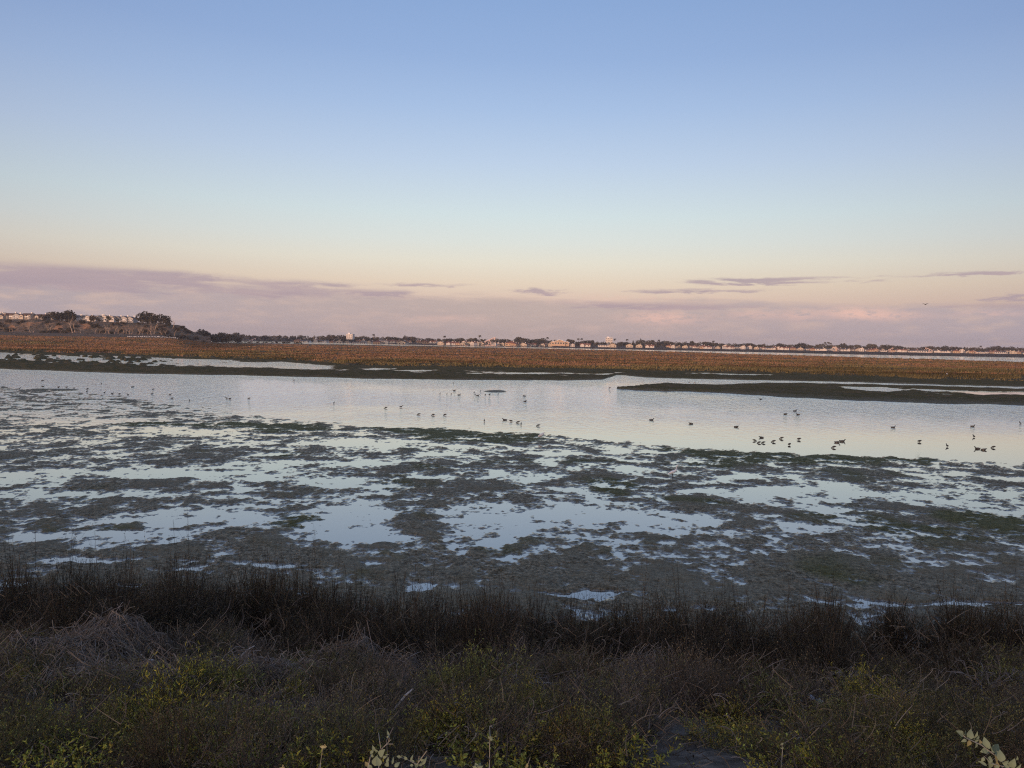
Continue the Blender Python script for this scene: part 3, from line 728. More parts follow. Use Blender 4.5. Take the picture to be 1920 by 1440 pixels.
# ================================================================== far objects
M_WALLS = [plain('stucco_cream', (.50, .43, .35), .85, .1), plain('stucco_white', (.62, .58, .54), .85, .08), plain('stucco_grey', (.40, .39, .38), .85, .1), plain('stucco_tan', (.50, .36, .25), .85, .1)]
M_ROOFS = [plain('roof_tile_brown', (.12, .07, .05), .85, .3), plain('roof_shingle_grey', (.13, .12, .12), .9, .3), plain('roof_tile_red', (.26, .11, .07), .85, .25)]
M_GLASS = plain('window_glass', (.03, .035, .045), .45, .2, 1.0, .25)
M_TRIM = plain('white_trim', (.78, .76, .73), .7, .06)
M_BARK = plain('bark_brown', (.10, .075, .055), .9, .3)
M_CROWN = tinted('crown_leaf', .8, .25, .4, .1)
M_DEADWOOD = plain('bleached_wood', (.36, .27, .20), .85, .25)
M_PUMP = plain('pumpjack_paint', (.70, .52, .44), .6, .15)
M_STEELDARK = plain('dark_steel', (.08, .07, .065), .6, .2)


def gable_roof(g, w, d, z0, rise_, over=.5, along='x', m=0, thick=.22, c=(0, 0)):
    """Two thick slopes meeting at a ridge."""
    cx, cy = c
    if along == 'x':
        hw, hd = w / 2 + over, d / 2 + over
        pr = [(-hw, -hd, 0), (-hw, 0, rise_), (-hw, hd, 0)]; V = [(s * hw, p[1], p[2]) for s in (-1, 1) for p in pr]
    else:
        hw, hd = w / 2 + over, d / 2 + over
        V = [(p, s * hd, zz) for s in (-1, 1) for p, zz in ((-hw, 0), (0, rise_), (hw, 0))]
    V = np.array(V, float) + (cx, cy, z0)
    V = np.concatenate([V, V - (0, 0, thick)])
    Q = [[0, 1, 4, 3], [1, 2, 5, 4], [6, 9, 10, 7], [7, 10, 11, 8], [0, 3, 9, 6], [2, 8, 11, 5], [0, 6, 7, 1], [1, 7, 8, 2], [3, 4, 10, 9], [4, 5, 11, 10]]
    g.poly(V, Q, None, (1, 1, 1), m)


def hip_roof(g, w, d, z0, rise_, over=.5, m=0, c=(0, 0)):
    hw, hd = w / 2 + over, d / 2 + over; r = max(hw - hd, .3)
    V = np.array([(-hw, -hd, 0), (hw, -hd, 0), (hw, hd, 0), (-hw, hd, 0), (-r, 0, rise_), (r, 0, rise_), (-hw, -hd, -.2), (hw, -hd, -.2), (hw, hd, -.2), (-hw, hd, -.2)], float) + (c[0], c[1], z0)
    g.poly(V, [[0, 1, 5, 4], [2, 3, 4, 5], [0, 6, 7, 1], [1, 7, 8, 2], [2, 8, 9, 3], [3, 9, 6, 0], [6, 9, 8, 7]], [[1, 2, 5], [3, 0, 4]], (1, 1, 1), m)


def gable_wall(g, w, d, h, rise_, along='x', m=0, c=(0, 0), base=-1.5):
    """Four walls with gable ends carried up under the roof."""
    hw, hd = w / 2, d / 2
    if along == 'x':
        V = [(-hw, -hd, base), (hw, -hd, base), (hw, hd, base), (-hw, hd, base), (-hw, -hd, h), (hw, -hd, h), (hw, hd, h), (-hw, hd, h), (-hw, 0, h + rise_), (hw, 0, h + rise_)]
        Q = [[0, 1, 5, 4], [2, 3, 7, 6], [1, 2, 6, 5], [3, 0, 4, 7]]; T = [[5, 6, 9], [7, 4, 8]]
    else:
        V = [(-hw, -hd, base), (hw, -hd, base), (hw, hd, base), (-hw, hd, base), (-hw, -hd, h), (hw, -hd, h), (hw, hd, h), (-hw, hd, h), (0, -hd, h + rise_), (0, hd, h + rise_)]
        Q = [[0, 1, 5, 4], [2, 3, 7, 6], [1, 2, 6, 5], [3, 0, 4, 7]]; T = [[4, 5, 8], [6, 7, 9]]
    g.poly(np.array(V, float) + (c[0], c[1], 0), Q, T, (1, 1, 1), m)


def window_at(root, x, z, y, w=1.2, h=1.3):
    f = Geo(); t = .12
    for (cx, cz, sx, sz) in ((0, h / 2, w + 2 * t, t), (0, -h / 2, w + 2 * t, t), (-w / 2 - t / 2, 0, t, h - t), (w / 2 + t / 2, 0, t, h - t)):
        f.box((cx, 0, cz), (sx, .16, sz))
    o = f.obj('window', M_TRIM, root); o.location = (x, y - .06, z)
    p_ = Geo(); p_.box((0, 0, 0), (w, .06, h - t)); q_ = p_.obj('pane', M_GLASS, o); q_.location = (0, .02, 0)


# ---- houses on the bluff (two storeys, gable or hip roofs, chimneys)
def bluff_house(kind):
    root = empty('bluff_house', (0, 0, 0))
    w, d, h, rr = [(12.5, 9, 5.4, 1.9), (10.5, 9, 5.6, 2.2), (8.5, 9, 5.2, 2.4), (14, 9, 5.0, 1.7)][kind]
    g = Geo(); al = 'x' if kind in (0, 3) else 'y'
    gable_wall(g, w, d, h, rr, al); wing = [(-3.5, 4.5), (2.6, 4), (0, 0), (4, 5)][kind]
    if wing[1]:
        gable_wall(g, wing[1], 2.4, h - .8, 1.2, 'y', c=(wing[0], -d / 2 - 1.21))
    g.obj('wall', M_WALLS[[0, 1, 2, 0][kind]], root)
    r = Geo(); gable_roof(r, w, d, h, rr, .55, al)
    if wing[1]: gable_roof(r, wing[1], 2.4, h - .8, 1.2, .35, 'y', c=(wing[0], -d / 2 - 1.3))
    ro = r.obj('roof', M_ROOFS[[0, 1, 1, 0][kind]], root)
    c = Geo(); cx = [4.0, -3.2, 2.4, -4.6][kind]
    c.box((cx, .8, h + rr * .8), (1.3, 1.3, 3.0)); c.box((cx, .8, h + rr * .8 + 1.6), (1.6, 1.6, .25)); c.obj('chimney', M_TRIM, ro)
    n = [4, 3, 2, 5][kind]; front = -d / 2
    for lv, zz in ((0, 1.5), (1, 4.0)):
        for i in range(n):
            x = -w / 2 + (i + .5) * w / n
            if wing[1] and abs(x - wing[0]) < wing[1] / 2 + .8:
                continue
            window_at(root, x, zz, front, 1.6, 1.35)
    if wing[1]: window_at(root, wing[0], 3.1, front - 2.42, 1.8, 1.4)
    # balcony across the upper floor
    b = Geo(); bw = w * .42; bx = w * .22 if wing[0] < 1 else -w * .24
    b.box((bx, front - .75, 2.6), (bw, 1.45, .18)); b.box((bx, front - 1.42, 3.25), (bw, .1, .9))
    for s in (-1, 1): b.box((bx + s * (bw / 2 - .12), front - 1.3, 1.0), (.2, .2, 3.0))
    b.obj('balcony', M_TRIM, root)
    return root


bh = [bluff_house(i) for i in range(4)]
used = set()
BH = [  # u, base v, prototype, width scale, label
    (-70, 598.5, 3, 1.0, None), (-40, 598, 0, 1.0, None),
    (6, 599, 3, 1.0, 'sunlit cream house farthest west in view on the bluff top'), (23, 598.6, 0, 1.0, 'sunlit cream two storey house next to the farthest west house on the bluff'),
    (35, 599, 2, 1.0, 'narrow grey gabled house between the cream houses on the bluff'), (54, 599.2, 0, 1.05, 'cream house with brown roof just east of the narrow grey house'),
    (69, 599, 3, .95, 'long pale cream house third of the sunlit cream row on the bluff'), (80, 599.6, 0, .85, 'small cream house at the east end of the sunlit row, beside dark trees'),
    (103, 601, 2, .7, 'small low grey house half hidden by the trees on the bluff'),
    (146, 602.5, 1, 1.0, 'white gabled house right behind the broad dark tree on the bluff'), (157, 602.6, 2, 1.0, 'grey gabled house second after the broad dark tree'),
    (168, 603, 1, .95, 'white house with grey shingle roof third after the broad dark tree'), (178, 603.3, 1, 1.0, 'white gabled house fourth after the broad dark tree'),
    (188, 603.7, 2, 1.0, 'grey gabled house midway along the white row on the bluff'), (200, 604.0, 1, 1.0, 'white house with white chimney past the middle of the white row'),
    (211, 604.3, 1, .95, 'white gabled house fourth from the east end of the bluff row'), (223, 604.8, 2, 1.0, 'grey gabled house third from the east end of the bluff row'),
    (236, 605, 2, 1.0, 'grey gabled house second from the east end of the bluff row'), (248, 605.4, 2, .95, 'grey gabled house at the east end of the bluff row')]
for (u, v, kd, sc, lab) in BH:
    o = bh[kd] if kd not in used else copy_tree(bh[kd]); used.add(kd)
    P = far(u, v, 676 + rng.uniform(-2, 4)); z = float(bluff_h(P[0], P[1]))
    o.location = (P[0], P[1], max(P[2], z) - .1); o.rotation_euler = (0, 0, rng.uniform(-.25, .2) - .1); s7 = .74; o.scale = (sc * .8, s7, s7 * rng.uniform(.92, 1.06))
    tag(o, lab or ('cream house on the bluff beyond the western end of the row' if u < -60 else 'cream house on the bluff second beyond the western end of the row'), 'house', 'houses along the bluff top')
# second row behind: only roofs rise over the first
i2 = 0
for u in list(range(-50, 92, 15)) + list(range(150, 250, 12)):
    kd = int(rng.integers(0, 4)); o = copy_tree(bh[kd])
    P = far(u + rng.uniform(-4, 4), 595.0 + .033 * u, 712)
    o.location = P; o.rotation_euler = (0, 0, rng.uniform(-.2, .6)); o.scale = (.7, .7, .6)
    tag(o, 'house behind the front row on the bluff with only its roof showing', 'house', 'houses in the second row on the bluff')


# ---- trees
def crown_geo(lobes, nf, leaf, cols, flat=1.0):
    g = Geo(); tot = sum(l[3] ** 2 for l in lobes)
    for (cx, cy, cz, r, sz) in lobes:
        n = int(nf * r * r / tot)
        d = rng.normal(0, 1, (n, 3)); d /= np.linalg.norm(d, axis=1, keepdims=True)
        rad = r * rng.uniform(.55, 1.05, (n, 1)) ** .6
        P = np.array([cx, cy, cz]) + d * rad * [1, 1, sz]
        a = rng.normal(0, 1, (n, 3)); a /= np.linalg.norm(a, axis=1, keepdims=True)
        b = np.cross(a, rng.normal(0, 1, (n, 3))); b /= np.linalg.norm(b, axis=1, keepdims=True)
        s = leaf * rng.uniform(.5, 1.2, (n, 1))
        V = np.stack([P - a * s, P + b * s * .7, P + a * s, P - b * s * .7], 1)
        i = np.arange(n)[:, None] * 4
        c = np.asarray(cols)[rng.integers(0, len(cols), n)] * rng.uniform(.6, 1.3, (n, 1))
        g.poly(V.reshape(-1, 3), np.concatenate([i + [[0, 1, 2, 3]]]), None, np.repeat(c, 4, 0))
    return g


def tree(name, lobes, nf, leaf, cols, trunk_h, trunk_r):
    root = empty(name, (0, 0, 0))
    t = Geo(); K = np.linspace(0, 1, 5)
    t.tubes(np.stack([.12 * trunk_r * np.sin(K * 4), 0 * K, K * (trunk_h + .4) - .4], 1)[None], (trunk_r * (1 - .5 * K))[None], 6)
    for (cx, cy, cz, r, sz) in lobes[:4]:
        t.tubes(np.array([[[0, 0, trunk_h * .75], [cx * .5, cy * .5, (cz + trunk_h * .8) / 2], [cx, cy, cz]]]), np.array([[trunk_r * .5, trunk_r * .35, trunk_r * .12]]), 4)
    t.obj('trunk', M_BARK, root)
    crown_geo(lobes, nf, leaf, cols).obj('crown', M_CROWN, root)
    return root


GREENS = np.array([(.085, .075, .050), (.070, .064, .046), (.105, .088, .060), (.08, .07, .052)])
DARK = np.array([(.045, .043, .028), (.055, .050, .032), (.07, .060, .04)])
BROWNG = np.array([(.095, .072, .045), (.075, .06, .04), (.06, .052, .038)])


def lobes_round(n, R, H, base):
    L = []
    for i in range(n):
        a = rng.uniform(0, 6.28); q = R * rng.uniform(.2, .65)
        L.append((q * math.cos(a), q * math.sin(a), base + (H - base) * rng.uniform(.3, .78), R * rng.uniform(.4, .6), rng.uniform(.7, .95)))
    return L


protos = [tree('tree', lobes_round(6, 4.6, 9.0, 1.2), 420, .75, GREENS, 3.4, .28), tree('tree', lobes_round(9, 5.8, 8.0, .2), 620, .8, DARK, 2.2, .3),
          tree('tree', lobes_round(5, 3.4, 10.5, 1.5), 380, .7, GREENS, 4.4, .25), tree('tree', lobes_round(6, 5.0, 7.0, .6), 380, .75, BROWNG, 2.2, .28),
          tree('tree', [(0, 0, 2.6, 2.0, 1.0), (0.2, 0, 4.8, 1.7, 1.0), (0, .1, 7.0, 1.3, 1.1), (.05, 0, 9.4, .8, 1.5)], 320, .6, DARK, 3.0, .25)]
for p_ in protos: p_.location = (0, -400, -60)
pused = set()


def put_tree(kd, u, y, height, label, group, wide=1.0, basez=None, cat='tree'):
    o = protos[kd] if kd not in pused else copy_tree(protos[kd]); pused.add(kd)
    tx = ray(u, 640)[0]; x = tx * y
    z = float(far_h(np.array([x]), np.array([y]))[0]) if basez is None else basez
    hh = [9.0, 8.0, 10.5, 7.0, 10.6][kd]; s = height / hh
    o.location = (x, y, z - .1); o.rotation_euler = (0, 0, rng.uniform(0, 6.28)); o.scale = (s * wide, s * wide, s)
    if cat == 'bush': o.name = 'scrub_bush'
    return tag(o, label, cat, group)


# dark trees on the bluff
def on_bluff(u, y): tx = ray(u, 600)[0]; return float(bluff_h(tx * y, y))


for (u, y, h, w, kd, lab) in [
        (112, 662, 7.5, 1.3, 1, 'broad dark tree on the bluff just west of the leaning bare tree'), (130, 668, 9.5, 1.05, 1, 'tall dark tree on the bluff behind the leaning bare tree'), (98, 672, 8.0, 1.0, 0, 'dark tree beside the small low grey house on the bluff'),
        (270, 668, 8.6, 1.0, 1, 'big dark round tree, western one of the pair at the bluff end'), (279, 670, 10.4, .95, 1, 'tallest dark tree at the bluff end, domed crown'), (290, 667, 7.8, .9, 1, 'dark tree squeezed against the tallest tree at the bluff end'),
        (308, 668, 8.6, .95, 1, 'dark round tree standing alone past the gap at the bluff end'), (314, 666, 5.6, .7, 1, 'small dark tree leaning on the lone round tree at the bluff end')]:
    put_tree(kd, u, y, h, lab, 'dark trees on the bluff', w, on_bluff(u, y) - .6)
for i, u in enumerate(list(range(-40, 92, 9)) + list(range(140, 262, 7))):
    y = rng.uniform(662, 700)
    put_tree(int(rng.choice([0, 1, 2, 3])), u + rng.uniform(-3, 3), y, rng.uniform(3.0, 6.5), 'dark garden tree between the houses on the bluff top', 'garden trees among the bluff houses', rng.uniform(.7, 1.1), on_bluff(u, 668) - .3)
# grey green clump below the bluff end
for i, (u, h, w, kd) in enumerate([(338, 5, 1.2, 3), (347, 6, 1.1, 0), (358, 7.5, 1.2, 0), (366, 8.5, 1.0, 1), (374, 10, 1.0, 0), (382, 11.5, 1.0, 1), (390, 9.5, 1.0, 0), (398, 8, 1.1, 1), (409, 9, 1.0, 1), (417, 8.5, 1.1, 1), (424, 8.0, 1.0, 1), (432, 8.5, .9, 0), (439, 8, .9, 0), (446, 6, 1, 3), (353, 4, 1.2, 3), (402, 4.5, 1.3, 3)]):
    y = rng.uniform(765, 800)
    put_tree(kd, u, y, h * 1.05, 'grey green tree in the clump below the end of the bluff', 'tree clump below the end of the bluff', w)
# scrub bushes on the bluff face
for i in range(120):
    u = rng.uniform(-40, 345) if i < 90 else rng.uniform(300, 395); y = rng.uniform(625, 662)
    put_tree(3 if rng.random() < .7 else 1, u, y, rng.uniform(1.4, 3.4), 'low brown scrub bush growing on the bluff face', 'scrub bushes on the bluff face', rng.uniform(.8, 1.6), on_bluff(u, y) - .4, 'bush')
# the long tree line behind the far shore
def tzone(u):
    for lim, s in ((470, 'just past the clump below the bluff'), (560, 'behind the low sandy hill'), (645, 'between sandy hill and white flat roofed building'), (700, 'around the white flat roofed building'), (780, 'behind the tan hip roofed house'), (860, 'west of the crowded town front'), (940, 'behind the tallest pumpjack'), (1010, 'east of the tallest pumpjack'),
                   (1090, 'behind the twin gabled hall'), (1130, 'west of the tall pink white block'), (1180, 'next to the tall pink white block'), (1240, 'next to the conifer spire'), (1340, 'first stretch east of the conifer spire'), (1440, 'second stretch east of the conifer spire'), (1540, 'west of the two paired palms'), (1620, 'around the eastern paired palms'), (1700, 'behind the white eastern pumpjack'), (1780, 'behind the easternmost steep beamed pumpjack'), (1860, 'near the tiny eastern pumpjack')):
        if u < lim: return s
    return 'at the far eastern end'


n_tree = 0
for row, (y0, y1, step_) in enumerate([(1130, 1190, 15.5), (1210, 1330, 13.0)]):
    u = 418 if row else 470
    while u < 1985:
        y = rng.uniform(y0, y1); sc = [1.0, 1.05][row]
        h = rng.uniform(6.0, 10.5) * sc * (1 + .12 * math.sin(u * .021) + .1 * math.sin(u * .057 + 2))
        if row == 0: h *= .62
        put_tree(int(rng.choice([0, 0, 1, 2, 3, 4], p=[.25, .2, .25, .15, .12, .03])), u, y, h, ('front row' if row == 0 else 'rear row') + ' tree of the town tree line ' + tzone(u), 'trees of the town tree line', rng.uniform(1.2, 1.8))
        u += step_ * rng.uniform(.6, 1.4); n_tree += 1
# the wood beyond, read as one mass
g = Geo()
for u in np.arange(405, 2020, 5.5):
    y = rng.uniform(1420, 1640); x = ray(u, 640)[0] * y; R = rng.uniform(5, 10); hh = rng.uniform(7, 12) * (1 + .12 * math.sin(u * .021))
    q = crown_geo([(x, y, hh * .45, R, hh * .55 / R)], 70, 2.0, GREENS)
    g.poly(np.concatenate(q.V), np.concatenate(q.Q) , None, np.concatenate(q.C))
tag(g.obj('distant_wood', M_CROWN), 'hazy grey green wood forming the skyline behind the town trees', 'wood', None, 'stuff')
put_tree(4, 1201, 1160, 13.5, 'tall dark conifer spire standing over the town tree line', None, .9)

# ---- palms
palm = empty('palm_tree', (0, -400, -60))
g = Geo(); K = np.linspace(0, 1, 6)
g.tubes(np.stack([.5 * K ** 2, 0 * K, 12 * K - .3], 1)[None], (.24 - .08 * K)[None], 6); g.obj('trunk', M_BARK, palm)
g = Geo(); nfr = 26
az = rng.uniform(0, 6.28, nfr); up = rng.uniform(-.7, 1.0, nfr); K = np.linspace(0, 1, 5)
P = np.zeros((nfr, 5, 3)); P[:, :, 0] = .5 + np.cos(az)[:, None] * 2.4 * K; P[:, :, 1] = np.sin(az)[:, None] * 2.4 * K; P[:, :, 2] = 11.8 + up[:, None] * 2.0 * K - 1.5 * K ** 2
g.tubes(P, np.array([.16, .34, .34, .22, .03])[None].repeat(nfr, 0), 3, GREENS[rng.integers(0, 4, nfr)] * .8); g.obj('crown', M_CROWN, palm)
first = True
for (u, y, h) in [(899, 1120, 13.5), (1027, 1180, 13), (1085, 1200, 12), (1090, 1190, 12.2), (1153, 1210, 12.5), (1176, 1180, 12.0), (1548, 1250, 13), (1553, 1260, 13.4), (1557, 1250, 12), (1583, 1240, 12), (760, 1150, 11.5), (834, 1130, 12), (1236, 1200, 12), (1338, 1210, 12), (700, 1180, 13), (1840, 1300, 12), (655, 1180, 12)]:
    o = palm if first else copy_tree(palm); first = False
    x = ray(u, 640)[0] * y; s = h / 12.5
    o.location = (x, y, float(far_h(np.array([x]), np.array([y]))[0])); o.rotation_euler = (0, 0, rng.uniform(0, 6)); o.scale = (s, s, s)
    tag(o, 'distant palm rising over the tree line on a thin bare trunk', 'palm', 'palms over the town')


# ---- bare bleached trees under the bluff
def dead_tree(height, lean, spread, seed, forks=3):
    r = np.random.default_rng(seed); root = empty('bare_tree', (0, 0, 0))
    tr = Geo(); br = Geo()
    def grow(g, p, d, L, rad, depth):
        K = 5; pts = [p]; dd = d.copy()
        for i in range(K - 1):
            dd = dd + r.normal(0, .13, 3) + [0, 0, .05]; dd /= np.linalg.norm(dd)
            pts.append(pts[-1] + dd * L / (K - 1))
        pts = np.array(pts); g.tubes(pts[None], np.linspace(rad, rad * .55, K)[None], 5)
        if depth < 3:
            for j in range(forks if depth < 2 else 2):
                q = pts[int(r.integers(2, K))]; a = dd + r.normal(0, spread, 3); a[2] = abs(a[2]) * .8 + .25; a /= np.linalg.norm(a)
                grow(br, q, a, L * r.uniform(.45, .75), rad * .52, depth + 1)
    d0 = np.array([lean, 0, 1.0]); d0 /= np.linalg.norm(d0)
    grow(tr, np.array([0, 0, -.4]), d0, height * .5, height * .028, 0)
    tr.obj('trunk', M_DEADWOOD, root); br.obj('branch', M_DEADWOOD, root)
    return root


dt = [dead_tree(9, .05, .55, 3), dead_tree(8, -.2, .6, 5), dead_tree(10, .15, .45, 9, 2), dead_tree(7, .0, .75, 12, 4)]
lean = dead_tree(17, -.55, .5, 21)
P = far(137, 621.5, 628); lean.location = (P[0], P[1], on_bluff(137, 628) - .3); tag(lean, 'tall pale bare tree leaning west in front of the dark bluff trees', 'bare tree')
dl = dead_tree(15, -.2, .3, 33, 2); dl.location = (ray(141, 620)[0] * 632, 632, on_bluff(141, 632) - .3); tag(dl, 'upright bare tree close beside the tall leaning bare tree', 'bare tree')
dk = dead_tree(9, .1, .5, 44); dk.location = (ray(323, 612)[0] * 650, 650, on_bluff(323, 650)); tag(dk, 'bare dark twigged tree on the slope past the lone round tree', 'bare tree')
dused = set()
for i, (u, kd, s) in enumerate([(17, 3, .8), (24, 1, .6), (58, 0, 1.35), (54, 3, .8), (62, 1, .8), (90, 0, 1.3), (93, 2, .9), (196, 0, 1.1), (203, 1, 1.0), (206, 0, .9), (215, 2, .9), (221, 3, .9), (230, 0, .7), (236, 1, .9), (243, 0, 1.1), (247, 2, .8), (260, 3, 1.15), (266, 1, .9), (262, 0, .9), (276, 1, .7), (284, 0, 1.4), (289, 2, 1.4), (292, 0, .9), (303, 1, .9), (312, 0, .8), (326, 2, .9), (376, 0, .9), (8, 1, .6), (112, 3, .6), (150, 1, .8), (178, 2, .7), (186, 3, .7)]):
    o = dt[kd] if kd not in dused else copy_tree(dt[kd]); dused.add(kd)
    y = rng.uniform(618, 634) if u < 330 else 770; x = ray(u, 620)[0] * y
    o.location = (x, y, (on_bluff(u, y) if u < 330 else 1.5) - .2); o.rotation_euler = (0, 0, rng.uniform(0, 6.28)); o.scale = (s, s, s * rng.uniform(.9, 1.1))
    tag(o, 'pale bare leafless tree in the row at the foot of the bluff', 'bare tree', 'bare trees at the foot of the bluff')


# ---- town houses across the far shore
def town_house(kind):
    g = Geo(); w, d, h, rr = [(15, 10, 3.2, 2.0), (11, 10, 3.4, 2.6), (19, 10, 3.0, 1.7), (9, 9, 5.2, 2.0), (12, 11, 3.4, 2.4), (24, 9, 3.0, 1.2)][kind]
    wm, rm = [(1, 2), (0, 0), (1, 1), (1, 2), (3, 2), (1, 1)][kind]
    al = 'y' if kind in (1, 3) else 'x'
    gable_wall(g, w, d, h, rr, al, 0) if kind != 4 else g.box((0, 0, h / 2 - .7), (w, d, h + 1.5), m=0)
    (hip_roof(g, w, d, h + .1, rr, .5, 1) if kind == 4 else gable_roof(g, w, d, h, rr, .5, al, 1))
    if kind in (0, 2):
        c = (-w * .25 if kind == 0 else w * .3, -d / 2 - 1.6); gable_wall(g, 5.5, 3.1, h - .3, 1.8, 'y', 0, c); gable_roof(g, 5.5, 3.1, h - .3, 1.8, .4, 'y', 1, c=c)
    n = max(2, int(w // 4))
    for i in range(n):
        x = -w / 2 + (i + .5) * w / n
        if kind in (0, 2) and abs(x - c[0]) < 3.6: continue
        for zz in ([1.6, 4.0] if kind == 3 else [1.7]):
            g.box((x, -d / 2 - .01, zz), (1.7, .14, 1.3), m=2)
    g.box((w * .18, 1.2, h + rr * .9), (.9, .9, 1.7), m=3)
    return g.mesh('town_house', [M_WALLS[wm], M_ROOFS[rm], M_GLASS, M_TRIM])


TH = [town_house(i) for i in range(6)]


def put_house(kd, u, y, s=1.0, label=None, group='town houses along the far shore', rot=None, sz=None):
    o = bpy.data.objects.new('town_house', TH[kd]); COL.objects.link(o)
    x = ray(u, 645)[0] * y; o.location = (x, y, float(far_h(np.array([x]), np.array([y]))[0]) + .1)
    o.rotation_euler = (0, 0, rng.uniform(-.7, .25) if rot is None else -rot); o.scale = (s, s, sz or s)
    return tag(o, label or 'small pale gabled house in the row along the far shore', 'house', group)


special = [  # u, y, kind, scale, label
    (674, 1010, 5, .75, 'long low white building right below the white water tank', .0), (709, 1000, 4, .9, 'tan hip roofed house east of the long low white building', .3), (756, 990, 1, 1.0, 'cream gabled house between tan house and the crowded town front', .3),
    (828, 960, 1, .75, 'small bright gabled shed at the west start of the crowded town front', .3), (959, 940, 4, 1.05, 'pale yellow pyramid roofed building east of the tallest pumpjack', .3),
    (1097, 1010, 0, .95, 'white house with twin gables west of the long white shed', .1), (1135, 1030, 5, .85, 'long low white shed below the white apartment block', .05), (1149, 1020, 1, .9, 'white gabled house joined to the east end of the long white shed', .2),
    (1181, 1030, 1, .85, 'bright white gabled house west of the conifer spire', .3), (1199, 1035, 1, .8, 'bright white gabled house below the conifer spire', .3), (1219, 1040, 0, .8, 'pink white house just east of the conifer spire', .3)]
for (u, y, kd, s, lab, rt) in special: put_house(kd, u, y, s, lab, 'single houses on the far shore', rt)
u = 845
while u < 1000:
    put_house(int(rng.choice([0, 1, 1, 3, 4])), u, rng.uniform(935, 1010), rng.uniform(.55, .8), 'small pink lit house crowded on the town front around the tallest pumpjack', 'houses crowded around the tallest pumpjack'); u += rng.uniform(4.5, 8)
u = 1017
while u < 1078:
    if not 1036 < u < 1064: put_house(int(rng.choice([1, 3, 4])), u, rng.uniform(985, 1030), rng.uniform(.55, .75), 'small pink lit house beside the large twin gabled hall', 'houses beside the twin gabled hall')
    u += rng.uniform(5, 7)
u = 1255
while u < 1990:
    put_house(int(rng.integers(0, 6)), u, rng.uniform(1040, 1120), rng.uniform(.6, .85)); u += rng.uniform(7, 17) if u < 1500 else rng.uniform(6, 12)
u = 560
while u < 850:
    put_house(int(rng.integers(0, 5)), u, rng.uniform(1060, 1200), rng.uniform(.6, .9), 'small house half hidden by trees beyond the low sandy hill', 'houses beyond the sandy hill'); u += rng.uniform(10, 22)

# large buildings
def block_building(name, u, v0, y, w, d, h, storeys, label, mi, cat='building', penthouse=True):
    P = far(u, v0, y); o = empty(name, (P[0], P[1], P[2]), -.15)
    g = Geo(); g.box((0, 0, h / 2 - 1), (w, d, h + 2)); g.obj('wall', M_WALLS[mi], o)
    g = Geo(); g.box((0, 0, h + .16), (w + .8, d + .8, .3)); r = g.obj('roof', M_TRIM, o)
    if penthouse:
        g = Geo(); g.box((-w * .15, 0, h + 1.2), (w * .3, d * .5, 1.8)); g.obj('plant_room', M_TRIM, r)
    n = max(3, int(w / 3.2))
    for s in range(storeys):
        for i in range(n):
            window_at(o, -w / 2 + (i + .5) * w / n, (s + .55) * h / storeys, -d / 2, w / n * .55, h / storeys * .42)
    return tag(o, label, cat)


block_building('apartment_block', 1142, 646, 1400, 13.0, 11, 12.5, 4, 'tall pink white flat roofed block standing above the tree line', 1)
block_building('white_building', 657, 634, 1150, 10, 9, 6, 2, 'white flat roofed building above the trees west of town', 1)
# hall with two wide gables
P = far(1050, 646.6, 985); hall = empty('gabled_hall', P, -.15)
g = Geo(); gable_wall(g, 15, 10, 4.2, 3.0, 'y', c=(0, 0)); gable_wall(g, 6, 7, 3.2, 1.8, 'y', c=(-9.2, .6)); gable_wall(g, 6, 7, 3.2, 1.8, 'y', c=(9.2, .6)); g.obj('wall', M_WALLS[3], hall)
g = Geo(); gable_roof(g, 15, 10, 4.2, 3.0, .9, 'y', thick=.55); gable_roof(g, 6, 7, 3.2, 1.8, .6, 'y', thick=.4, c=(-9.2, .6)); gable_roof(g, 6, 7, 3.2, 1.8, .6, 'y', thick=.4, c=(9.2, .6)); g.obj('roof', M_TRIM, hall)
for i in range(4): window_at(hall, -5.2 + i * 3.45, 2.2, -5.0, 2.2, 2.2)
window_at(hall, 0, 5.2, -5.0, 2.4, 1.2)
for s in (-9.2, 9.2): window_at(hall, s, 1.8, -2.92, 2.2, 1.5)
tag(hall, 'large tan hall with wide white edged gable on the far shore', 'hall')


